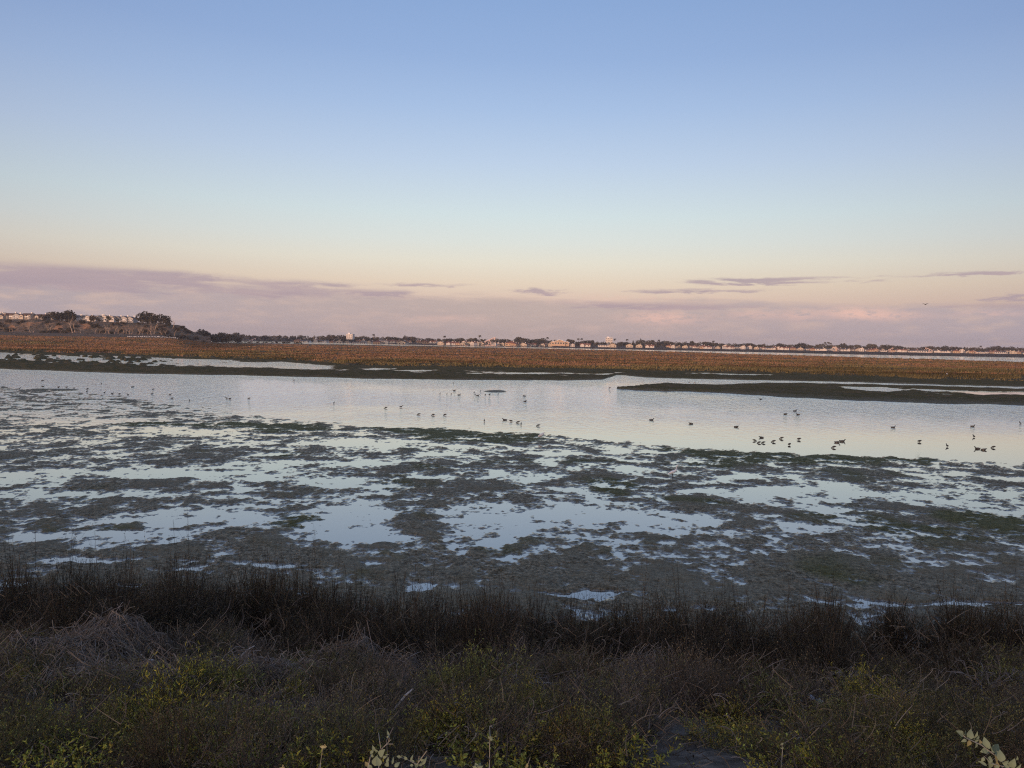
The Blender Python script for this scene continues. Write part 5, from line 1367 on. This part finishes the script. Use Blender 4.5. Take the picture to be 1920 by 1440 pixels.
GT = [(.105, .115, .048), (.085, .10, .045), (.125, .125, .055)]
YT = [(.165, .155, .035), (.135, .14, .032), (.19, .16, .04), (.11, .12, .035)]
BLK = [(.030, .026, .022), (.022, .020, .018), (.038, .031, .025)]
BRL = [(.034, .030, .024), (.026, .024, .020), (.044, .037, .028), (.030, .030, .018)]
HG = [(.105, .090, .084), (.085, .074, .070), (.125, .107, .10)]
KIND = {
    'dry': [dome('dry_shrub', h, r_, n, 900, .026, .008, BLK + BLK + BLK + GREY[1:2] + STRAW[1:2], BRL, .55, .3, .0042) for h, r_, n in ((1.0, .42, 95), (.9, .5, 100), (1.15, .36, 80), (.75, .5, 100), (.95, .38, 90))],
    'heath': [dome('heath_shrub', .42, .34, 120, 1500, .012, .004, GREY + HG, HG, .3, r0=.0024), dome('heath_shrub', .36, .36, 120, 1500, .012, .004, BROWN + GREY[:1], [(.07, .052, .042), (.085, .066, .05), (.055, .046, .038)], .25, r0=.0024), dome('heath_shrub', .40, .3, 110, 1300, .013, .004, GREY, GREY + HG, .4, r0=.0024)],
    'red': [dome('heath_shrub', .24, .26, 80, 1100, .013, .005, BROWN, [(.13, .05, .035), (.10, .055, .04), (.085, .06, .04)], .2, r0=.0022)],
    'green': [dome('pickleweed', .44, .34, 110, 1500, .034, .006, BROWN[:2], GT, .35, r0=.0032), dome('pickleweed', .34, .32, 100, 1300, .030, .006, BROWN[:2], GT, .3, r0=.003)],
    'yellow': [dome('pickleweed', .38, .32, 100, 1500, .028, .006, [(.05, .048, .02)], YT, .3, r0=.003), dome('pickleweed', .28, .34, 100, 1500, .028, .006, [(.05, .045, .02)], YT + [(.2, .13, .04)], .3, r0=.003)],
    'olive': [dome('seablite', .38, .36, 110, 1700, .016, .005, [(.05, .046, .03)] + GREY[1:2], [(.075, .075, .036), (.06, .062, .032), (.09, .084, .042)], .3, r0=.0026), dome('seablite', .32, .36, 110, 1600, .016, .005, [(.05, .046, .03)], [(.066, .062, .036), (.055, .056, .034), (.08, .07, .045)], .25, r0=.0026)],
    'leafy': [leafy(.26, 42, [(.15, .16, .04), (.12, .14, .04), (.18, .165, .045)]), leafy(.2, 40, [(.13, .14, .04), (.17, .15, .05), (.10, .12, .04)])]}
pl_used = set()
CATN = {'dry': 'shrub', 'heath': 'shrub', 'red': 'shrub', 'green': 'pickleweed', 'yellow': 'pickleweed', 'olive': 'seablite', 'leafy': 'plant'}


def put_plant(kd, x, y, s, label, group=None, sz=1.0, var=None):
    pr = KIND[kd]; i = int(rng.integers(0, len(pr))) if var is None else var
    o = pr[i] if (kd, i) not in pl_used else copy_tree(pr[i]); pl_used.add((kd, i))
    o.location = (x, y, float(bank_h(x, y)) - .02); o.rotation_euler = (rng.normal(0, .06), rng.normal(0, .06), rng.uniform(0, 6.28)); o.scale = (s, s, s * sz)
    return tag(o, label, CATN[kd], group)


def bzone(x, y):
    u = 960 + FPX * x / y
    for lim, s in ((110, 'at the western edge'), (330, 'by the peaked straw mound'), (560, 'by the flat straw heaps'), (760, 'by the pale rounded mound'), (1000, 'by the fresh pickleweed clump'), (1210, 'by the small dark straw heap'), (1400, 'by the mauve heath shrubs'), (1580, 'by the crushed can'), (1760, 'by the yellow pickleweed mounds')):
        if u < lim: return s
    return 'by the bleached branches'


def in_dirt(x, y):     # bare patch of trampled soil low down, east of the middle
    return y < 5.6 and abs(x / y - .28) < .085


# tall dark brush along the water
n_ = 0
for i in range(4000):
    y = rng.uniform(9.3, 15.3); x = rng.uniform(-.86, .86) * y; rel = y / float(toe(x))
    if not (.70 + .06 * math.sin(x * 1.3) < rel < 1.0) or n_ >= 270: continue
    hs = np.interp(rel, [.7, .8, .95, 1.0], [.66, .86, .92, .76]) * (1 + .5 * float(fbm(np.array([x / 1.5]), np.array([y / 2]), 2, 211)[0]))
    put_plant('dry', x, y, rng.uniform(1.1, 1.35), ('taller' if hs > .9 else 'shorter') + ' dark ' + ('waterside' if rel > .86 else 'inner') + ' brush belt shrub ' + bzone(x, y), 'dark shrubs of the brush belt', hs); n_ += 1
# lower slope: heath and seablite carpets
for kd, cnt, lo, hi, lab, grp in [('heath', 100, .27, .72, 'low grey brown twiggy shrub', 'grey brown heath shrubs on the bank'), ('olive', 90, .27, .66, 'low dull olive seablite clump', 'olive seablite clumps on the bank'),
                                  ('dry', 26, .58, .72, 'short dead shrub above the brush belt', 'dead shrubs above the brush belt')]:
    n_ = 0
    while n_ < cnt:
        rel = rng.uniform(lo, hi); x = rng.uniform(-.82, .82) * rel * 14.5; y = rel * float(toe(x))
        if in_dirt(x, y): continue
        put_plant(kd, x, y, rng.uniform(.75, 1.2), lab + (' high ' if rel < (lo + hi) / 2 else ' low ') + bzone(x, y), grp, rng.uniform(.7, 1.05) * (.6 if kd == 'dry' else 1)); n_ += 1
# scattered greener clumps
for kd, cnt, lo, hi, lab in [('yellow', 34, .27, .5, 'small yellow green pickleweed clump'), ('green', 30, .3, .66, 'small grey green pickleweed clump')]:
    n_ = 0
    while n_ < cnt:
        rel = rng.uniform(lo, hi); x = rng.uniform(-.8, .8) * rel * 14.5; y = rel * float(toe(x))
        if in_dirt(x, y): continue
        put_plant(kd, x, y, rng.uniform(.5, .95), lab + (' high ' if rel < (lo + hi) / 2 else ' low ') + bzone(x, y), 'scattered pickleweed clumps', rng.uniform(.7, 1.1)); n_ += 1
# yellow green leafy plants, dense in the nearest west corner
for i in range(92):
    u, v = (rng.uniform(-20, 520), rng.uniform(1365, 1470)) if i < 52 else (rng.uniform(480, 1900), rng.uniform(1380, 1470))
    b = on_bank(u, v)
    if in_dirt(b[0], b[1]): continue
    put_plant('leafy', b[0], b[1], rng.uniform(.8, 1.15), 'small leafy yellow green plant in the nearest ground cover ' + bzone(b[0], b[1]), 'leafy plants in the nearest ground cover')
# single shrubs one can point to: u, v of the base, kind, width, height, label
for (u, v, kd, s, sz, lab) in [
        (310, 1395, 'yellow', 1.05, 1.2, 'bushy yellow green broom like shrub below the straw mounds'), (290, 1388, 'olive', .8, 1.3, 'olive shrub growing into the bushy yellow green broom'),
        (910, 1315, 'green', 1.25, 1.15, 'fresh grey green pickleweed clump with upright tips at mid bank'), (860, 1318, 'green', 1.0, .9, 'grey green pickleweed on the west flank of the fresh upright clump'), (960, 1310, 'green', .95, .9, 'grey green pickleweed on the east flank of the fresh upright clump'), (820, 1325, 'green', .8, .8, 'small grey green pickleweed west of the fresh clump'),
        (1610, 1345, 'yellow', 1.0, 1.1, 'yellow green pickleweed mound above the crushed can'), (1660, 1358, 'yellow', .9, .9, 'yellow green pickleweed with ochre tips, second past the can'), (1710, 1368, 'yellow', .85, .9, 'yellow pickleweed east of the ochre tipped one'), (1510, 1380, 'yellow', .8, .7, 'yellow green pickleweed just below the crushed can'), (1590, 1385, 'olive', .9, .9, 'olive clump between the yellow mounds below the can'),
        (1040, 1425, 'yellow', .95, .95, 'yellow green pickleweed beside the bare dirt, western one'), (1090, 1415, 'yellow', .9, .9, 'bright yellow green pickleweed beside the bare dirt, taller one'), (1130, 1445, 'yellow', .8, .7, 'low yellow green pickleweed touching the bare dirt'),
        (1330, 1395, 'yellow', .8, .65, 'flat yellow green pickleweed east of the bare dirt'), (1390, 1390, 'yellow', .75, .6, 'flat yellow green pickleweed farther east of the bare dirt'), (1385, 1358, 'red', .9, .9, 'small orange red tinted shrub above the flat yellow pickleweed'),
        (1560, 1445, 'yellow', .7, .7, 'yellow green fan shaped clump near the lower edge'), (1880, 1360, 'yellow', .7, .7, 'yellow ochre tipped clump below the bleached branches'), (660, 1440, 'olive', 1.0, 1.0, 'olive clump behind the pale forked sprig'), (640, 1425, 'green', .8, .8, 'grey green clump west of the pale forked sprig'),
        (140, 1425, 'olive', 1.1, 1.0, 'dense olive clump in the western corner'), (830, 1350, 'red', .9, .8, 'small rust red shrub below the fresh pickleweed'), (900, 1365, 'red', .7, .7, 'tiny rust red shrub behind the tall pale stalk'), (950, 1380, 'red', .8, .7, 'rust red twiggy shrub east of the tall pale stalk'),
        (700, 1330, 'heath', 1.1, .9, 'grey heath shrub beside the small straw mound'), (1290, 1335, 'heath', 1.25, 1.25, 'big mauve grey heath shrub in the middle of the bank'), (1240, 1330, 'heath', 1.1, 1.2, 'mauve grey heath shrub on the west side of the big one'), (1340, 1345, 'heath', 1.1, 1.1, 'mauve grey heath shrub on the east side of the big one')]:
    b = on_bank(u, v); put_plant(kd, b[0], b[1], s, lab, None, sz)
for lst in KIND.values():
    for pr in lst:
        if not pr.get('category'):      # a kind no copy was drawn from
            for c in list(pr.children): bpy.data.objects.remove(c)
            bpy.data.objects.remove(pr)
# straw mounds
for (u, v, rx, ry, hz, lab) in [(95, 1262, 1.05, .8, .32, 'long grey mound of dead straw at the western side'), (205, 1235, .75, .6, .45, 'peaked grey straw mound beside the long one'), (390, 1285, .9, .5, .18, 'flat straw heap with a white stick on it'), (480, 1278, .7, .45, .16, 'flat straw heap east of the white stick'),
                                (650, 1265, .5, .4, .32, 'pale rounded straw mound west of the pickleweed'), (170, 1300, .9, .6, .18, 'low spread of straw below the peaked mound'), (1200, 1280, .5, .4, .2, 'small dark straw heap east of the pickleweed'), (730, 1290, .5, .35, .2, 'small straw heap next to the pale rounded mound'), (1000, 1320, .5, .35, .12, 'thin patch of pale straw below the pickleweed')]:
    b = on_bank(u, v); o = straw_mound(rx, ry, hz); o.location = b; o.rotation_euler = (-.2, 0, 0); tag(o, lab, 'straw mound')
# tall thin stalks standing out of the brush
sk = []
for i in range(4):
    g = Geo(); P, R, C = stems(g, 5, .16, 1.0, 1.45, .0055, BROWN, .12, 6, .02); twigs(g, P, R, C, 3, .08, .5, 3, .9, None, .6)
    sk.append(plant('stalk_clump', [('stem', g, M_VEG)]))
for i in range(70):
    x = rng.uniform(-9.5, 1.5) if i < 48 else rng.uniform(1.5, 9.5); y = float(toe(x)) * rng.uniform(.88, 1.04)
    o = sk[i] if i < 4 else copy_tree(sk[i % 4])
    o.location = (x, y, max(float(bank_h(x, y)), 0)); s = rng.uniform(.8, 1.15) * (1 if i < 48 else .85); o.scale = (s, s, s); o.rotation_euler = (0, 0, rng.uniform(0, 6))
    tag(o, 'tall thin dark stalks rising out of the brush belt', 'stalks', 'stalk clumps in the brush belt')
# undergrowth: fallen stems, litter and low sprouts over the whole bank
n = 46000
y = rng.uniform(3.6, 15.4, n); x = rng.uniform(-.85, .85, n) * y; rel = y / toe(x)
ok = (rel > .26) & (rel < 1.0) & ~((y < 5.6) & (np.abs(x / y - .28) < .085) & (rng.random(n) > .1)); x, y, rel = x[ok], y[ok], rel[ok]; n = len(x)
z = bank_h(x, y); K = 4; k_ = np.linspace(0, 1, K); th = rng.uniform(0, 6.28, n); Ls = rng.uniform(.08, .32, n) * np.interp(y, [4, 10], [.4, 1.0]); up = np.abs(rng.normal(0, .45, n)) * rng.choice([.3, 1.0, 1.6], n)
P = np.zeros((n, K, 3)); P[:, :, 0] = x[:, None] + np.cos(th)[:, None] * Ls[:, None] * k_; P[:, :, 1] = y[:, None] + np.sin(th)[:, None] * Ls[:, None] * k_
P[:, :, 2] = z[:, None] + .02 + up[:, None] * Ls[:, None] * (k_ * 1.3 - .3 * k_ ** 2); P += rng.normal(0, .012, P.shape)
pal = np.array(BROWN + BROWN + GREY + STRAW[:2]); c = pal[rng.integers(0, len(pal), n)] * rng.uniform(.5, 1.25, (n, 1))
g = Geo(); g.tubes(P, np.full((n, K), .0030) * np.interp(y, [4, 14], [.8, 1.7])[:, None], 3, c)
# pale curled dead twigs caught in the growth
n = 5200; y = rng.uniform(4.0, 14.6, n); x = rng.uniform(-.85, .85, n) * y; rel = y / toe(x); ok = (rel > .28) & (rel < .98); x, y, rel = x[ok], y[ok], rel[ok]; n = len(x)
K = 6; k_ = np.linspace(0, 1, K); th = rng.uniform(0, 6.28, n); Ls = rng.uniform(.10, .34, n) * np.interp(y, [4, 12], [.6, 1.25]); cv = rng.normal(0, 1.6, n)
ang = th[:, None] + cv[:, None] * k_; st = rng.uniform(.1, 1.3, n); dl = Ls[:, None] / K
hz_ = np.where(rel > .7, rng.uniform(.15, .85, n) * np.interp(rel, [.7, .95], [.8, 1.0]), rng.uniform(.02, .32, n))
P = np.zeros((n, K, 3)); P[:, :, 0] = x[:, None] + np.cumsum(np.cos(ang) * dl, 1); P[:, :, 1] = y[:, None] + np.cumsum(np.sin(ang) * dl * .6, 1)
P[:, :, 2] = (bank_h(x, y) + hz_)[:, None] + np.cumsum(np.sin(st[:, None] + cv[:, None] * k_ * .8) * dl, 1)
pal = np.array(STRAW + GREY); c = pal[rng.integers(0, len(pal), n)] * rng.uniform(.5, 1.3, (n, 1))
g.tubes(P, (np.array([1, .95, .85, .7, .55, .4]) * .0034)[None] * np.interp(y, [4, 14], [.8, 1.9])[:, None], 3, c)
tag(g.obj('undergrowth', M_VEG), 'tangled dead stems and litter covering the near bank', 'undergrowth', None, 'stuff')

# ---- pale sprigs standing up close to the viewer
M_SALT = plain('saltbush_leaf', (.12, .165, .115), .75, .25, 60); M_SALTY = plain('yellowed_leaf', (.15, .15, .08), .75, .25, 60); M_TWIG = plain('pale_twig', (.22, .23, .21), .8, .25, 60); M_PETAL = plain('dry_husk', (.30, .30, .18), .75, .2, 60)


def leaf_mesh(name, L, Wd, cup, m_):
    k_ = np.linspace(0, 1, 7); w = Wd * .5 * np.array([.12, .75, 1.0, .92, .7, .38, .03]); V = []
    for i, t in enumerate(k_):
        zb = cup * L * (t - t * t * 1.6)
        V += [(L * t, -w[i], zb + w[i] * .35), (L * t, 0, zb), (L * t, w[i], zb + w[i] * .35)]
    V = np.array(V); Q = []
    for i in range(6):
        a = i * 3; Q += [[a, a + 3, a + 4, a + 1], [a + 1, a + 4, a + 5, a + 2]]
    V2 = np.concatenate([V, V - (0, 0, .0006)]); Q2 = Q + [[b + 21 for b in q[::-1]] for q in Q]
    return raw_mesh(name, V2, Q2, None, [m_], None, True)


LM = [leaf_mesh('leaf', .026, .019, .25, M_SALT), leaf_mesh('leaf', .022, .013, .35, M_SALT), leaf_mesh('leaf', .024, .019, .2, M_SALTY), leaf_mesh('leaf', .03, .010, .3, M_SALT)]
HUSK = leaf_mesh('husk_petal', .022, .010, -.5, M_PETAL)


def sprig(name, D, lines_, radius, leaves_, label, cat, msh=None, m_=None, part='leaf'):
    """lines_: stems as photograph points at distance D; leaves_: (u, v, angle in the picture, mesh, size)."""
    b0 = far(*lines_[0][0], D); root = empty(name, (b0[0], b0[1], float(bank_h(b0[0], b0[1]))))
    off = np.array(root.location)
    g = Geo()
    for i, ln in enumerate(lines_):
        pts = [far(u, v, D + .03 * math.sin(j * 1.7 + i)) for j, (u, v) in enumerate(ln)]
        if i == 0: pts = [np.array([b0[0], b0[1], off[2] - .03]), (np.array([b0[0] - .01, b0[1] + .015, off[2]]) + pts[0]) / 2] + pts
        pts = np.array(pts); g.tubes((pts - off)[None], np.linspace(radius, radius * .55, len(pts))[None] * (1 if i == 0 else .75), 5, cap=True)
    g.obj('stem', m_ or M_TWIG, root)
    for (u, v, ang, mi, s) in leaves_:
        o = bpy.data.objects.new(part, (msh or LM[mi])); link(o, root)
        p = far(u, v, D + rng.uniform(-.03, .03)) - off; a = math.radians(ang)
        dirv = Vector((math.cos(a), rng.uniform(-.4, .4), math.sin(a))).normalized(); nv = Vector((rng.uniform(-.4, .4), -1, rng.uniform(.0, .7)))
        side = nv.cross(dirv).normalized(); nn = dirv.cross(side)
        o.matrix_local = Matrix.Translation(Vector(p)) @ Matrix((dirv, side, nn)).transposed().to_4x4() @ Matrix.Scale(s * rng.uniform(.5, .85), 4)
    return tag(root, label, cat)


sprig('saltbush_sprig', 1.55, [[(1925, 1475), (1893, 1440), (1868, 1418), (1840, 1397), (1812, 1384), (1800, 1374)], [(1893, 1440), (1860, 1432), (1845, 1418)], [(1905, 1452), (1880, 1440), (1862, 1446)]], .0016,
      [(1806, 1380, 140, 0, .9), (1807, 1379, 70, 1, .9), (1815, 1385, 60, 0, 1.0), (1812, 1387, 200, 1, .7), (1817, 1388, 260, 2, 1.0), (1826, 1388, 75, 3, 1.15), (1828, 1391, 50, 3, .7), (1830, 1393, 260, 1, .9), (1838, 1397, 85, 2, .9), (1850, 1402, 95, 0, 1.0), (1852, 1404, 60, 1, .9), (1850, 1406, 185, 0, .9), (1855, 1408, 190, 1, .8), (1860, 1410, 40, 0, 1.1),
       (1866, 1418, 60, 1, .8), (1845, 1420, 240, 1, .8), (1855, 1430, 70, 0, .9), (1850, 1436, 150, 3, .9), (1856, 1440, 100, 1, 1.1), (1868, 1428, 100, 2, 1.1), (1866, 1440, 80, 2, 1.0), (1876, 1428, 80, 0, 1.1), (1880, 1432, 30, 1, 1.0), (1893, 1438, 70, 0, 1.0), (1889, 1444, 120, 1, 1.0), (1903, 1444, 60, 3, .9), (1872, 1442, 130, 1, .9), (1905, 1425, 80, 1, .6)],
      'pale saltbush sprig with rounded leaves in the lower eastern corner', 'sprig')
sprig('forked_sprig', 1.6, [[(708, 1455), (712, 1425), (715, 1408), (712, 1390), (710, 1374)], [(715, 1405), (726, 1394), (733, 1387)], [(725, 1395), (737, 1395)], [(729, 1391), (730, 1383), (728, 1377)], [(690, 1440), (694, 1420), (697, 1412)]], .0014,
      [(729, 1380, 110, 3, .55), (729, 1381, 200, 1, .4), (702, 1408, 110, 1, .7), (708, 1410, 130, 1, .6), (712, 1418, 60, 0, 1.0), (718, 1420, 20, 1, .9), (722, 1415, 15, 3, .5), (700, 1420, 120, 1, .8), (695, 1414, 60, 1, .7), (703, 1436, 80, 0, 1.2), (712, 1436, 110, 0, 1.2), (698, 1440, 150, 1, 1.0), (727, 1432, 90, 1, 1.0), (724, 1437, 70, 0, 1.0), (735, 1433, 80, 3, .8), (740, 1438, 40, 1, .9), (690, 1436, 130, 2, .7)],
      'pale sprig with bare forked tip and grey green leaves at its base', 'sprig')
sprig('saltbush_sprig', 1.65, [[(780, 1465), (781, 1435), (790, 1422), (800, 1408)], [(781, 1433), (768, 1426), (752, 1420)], [(784, 1428), (786, 1418)]], .0015,
      [(752, 1420, 170, 1, .7), (753, 1419, 80, 3, .5), (764, 1424, 150, 1, .7), (770, 1427, 70, 3, .8), (776, 1430, 120, 1, .8), (783, 1428, 40, 3, .8), (788, 1425, 10, 1, .7), (775, 1435, 190, 1, .8), (786, 1436, 40, 1, .8), (792, 1434, 60, 3, .9), (783, 1438, 120, 0, .8)],
      'grey twiggy saltbush sprig between the forked sprig and the tall stalk', 'sprig')
sprig('dry_stalk', 1.6, [[(917, 1460), (918, 1430), (918, 1400), (919, 1380), (918, 1362)], [(918, 1362), (922, 1361), (923, 1365)]], .0013,
      [(919, 1387, 45, 1, .6), (919, 1388, 10, 3, .5), (919, 1386, 80, 1, .5), (917, 1392, 190, 1, .3), (918, 1403, 20, 1, .25), (918, 1385, 120, 1, .35)], 'tall straight pale stalk with a hooked white tip and few leaves', 'stalk')
sprig('dry_flower', 1.6, [[(598, 1465), (601, 1430), (604, 1410), (606, 1402)]], .0011, [(606, 1403, a, 0, .75) for a in (150, 115, 85, 60, 28)], 'single dry star shaped seed husk on a thin stem', 'dry flower', HUSK, None, 'petal')
sprig('dry_flower', 1.55, [[(528, 1475), (530, 1446)]], .0011, [(531, 1444, a, 0, .8) for a in (165, 130, 95, 60)], 'dry star shaped seed husk peeping over the lower edge', 'dry flower', HUSK, None, 'petal')
sprig('saltbush_sprig', 1.6, [[(895, 1470), (896, 1442)]], .0014, [(896, 1442, a, b, .8) for a, b in ((60, 1), (90, 1), (120, 0), (35, 1), (150, 1), (75, 3), (170, 1))], 'pale green leaf rosette at the foot of the tall straight stalk', 'sprig')
sprig('dry_stalk', 1.7, [[(984, 1465), (988, 1438), (994, 1421)]], .001, [(988, 1438, 80, 2, .5), (987, 1440, 130, 2, .4)], 'thin reddish stalk with two curled leaves east of the tall stalk', 'stalk')
sprig('saltbush_sprig', 3.2, [[(1466, 1425), (1467, 1405), (1466, 1393)]], .0018, [(1466, 1396, a, 1, .6) for a in (60, 120, 20, 160)] + [(1466, 1404, a, 1, .7) for a in (40, 140)], 'small upright pale sprig at the edge of the bare dirt', 'sprig')

# ---- litter and bleached wood
b = on_bank(1528, 1333); can = empty('crushed_can', (b[0], b[1], b[2] + .10), .5)
M_CAN = plain('can_print', (.50, .56, .66), .35, .45, 60, .5); M_ALU = plain('aluminium', (.6, .6, .6), .35, .1, 20, .6)
K, Sd = 9, 16; kk_ = np.linspace(-.062, .062, K); an = np.arange(Sd) / Sd * 2 * np.pi
V = np.stack([np.repeat(kk_[:, None], Sd, 1), np.cos(an)[None] * .032 * np.ones((K, 1)), np.sin(an)[None] * .024 * np.ones((K, 1))], -1)
V[:, :, 1:] *= (1 + .28 * fbm((kk_[:, None] * 40 + 0 * an).ravel(), (an[None] * 1.5 + 0 * kk_[:, None]).ravel(), 3, 221).reshape(K, Sd))[:, :, None] * np.array([.84, .97, 1, .8, .72, .86, 1, .97, .84])[:, None, None]
link(bpy.data.objects.new('body', grid_mesh('can_body', np.concatenate([V, V[:, :1]], 1), [M_CAN], None, False)), can)
for s in (-1, 1):
    g = Geo(); g.tubes(np.array([[[s * .060, 0, 0], [s * .064, 0, 0]]]), np.array([[.024, .022]]), 14, cap=True); g.obj('rim', M_ALU, can)
can.rotation_euler = (.3, .35, -.35); tag(can, 'crushed pale blue and white drink can lying among the shrubs', 'can')
M_WSTICK = plain('white_stick', (.55, .52, .48), .7, .15, 10)
for i, (u, v, L_, a, lab) in enumerate([(283, 1266, .16, -.8, 'bright white broken stick on the straw heap'), (262, 1260, .05, .3, 'small white chip just west of the white stick'), (228, 1276, .08, .1, 'white chip lying on the dark gap below the peaked mound'), (455, 1252, .28, .5, 'pale twig slanting out of the straw heap'), (1020, 1310, .2, -.5, 'pale curved straw end below the pickleweed'), (745, 1360, .3, .7, 'thin grey stick slanting above the forked sprig'), (1180, 1258, .1, .4, 'white bleached chip at the edge of the brush belt')]):
    b = on_bank(u, v); g = Geo(); k_ = np.linspace(-.5, .5, 5)
    g.tubes(np.stack([k_ * L_ * math.cos(a), k_ * L_ * .4, .16 + k_ * L_ * math.sin(a) + .02 * np.sin(k_ * 5)], 1)[None], np.array([[.006, .009, .0085, .009, .005]]), 6, cap=True)
    o = g.obj('stick', M_WSTICK); o.location = b; tag(o, lab, 'stick')
M_BLEACH = plain('grey_driftwood', (.20, .18, .165), .8, .25, 8)
for (u, v, sc, lab) in [(1840, 1312, 1.0, 'tangle of bleached grey branches at the eastern side of the bank'), (1900, 1300, .8, 'smaller bleached branch tangle by the eastern edge'), (1590, 1290, .5, 'thin bare grey branch in front of the brush belt')]:
    b = on_bank(u, v); root = empty('bleached_branch', b); g = Geo(); n = 26; th = rng.uniform(0, 6.28, n); K = 6; k_ = np.linspace(0, 1, K)
    P = np.zeros((n, K, 3)); P[:, :, 0] = np.cos(th)[:, None] * .55 * sc * k_ * rng.uniform(.5, 1.1, (n, 1)); P[:, :, 1] = np.sin(th)[:, None] * .35 * sc * k_; P[:, :, 2] = .05 + np.sin(k_ * 2.6)[None] * rng.uniform(.05, .32, (n, 1)) * sc
    P[:, 1:] += rng.normal(0, .03 * sc, (n, K - 1, 3)); R = np.linspace(.008, .002, K)[None].repeat(n, 0); g.tubes(P, R, 4, (1, 1, 1))
    Q = twigs(g, P, R, np.ones((n, K, 3)), 3, .15 * sc, .9, 4, .6); c = g.obj('branch', M_BLEACH, root); c['kind'] = 'stuff'
    tag(root, lab, 'branches')

# ------------------------------------------------------------------ evening haze over the flats
m, kk, out = mat('evening_haze')
pv = kk.new('ShaderNodeVolumePrincipled'); pv.inputs['Color'].default_value = (.86, .80, .80, 1); pv.inputs['Density'].default_value = 0.00014; pv.inputs['Anisotropy'].default_value = 0.2
kk.l.new(pv.outputs[0], out.inputs['Volume'])
hz = raw_mesh('haze', [(-2900, -290, -1.8), (2900, -290, -1.8), (2900, 2700, -1.8), (-2900, 2700, -1.8), (-2900, -290, 38), (2900, -290, 38), (2900, 2700, 38), (-2900, 2700, 38)], [[0, 3, 2, 1], [4, 5, 6, 7], [0, 1, 5, 4], [1, 2, 6, 5], [2, 3, 7, 6], [3, 0, 4, 7]], None, [m])
tag(link(bpy.data.objects.new('haze', hz)), 'thin evening haze lying over the whole marsh', 'haze', None, 'stuff')
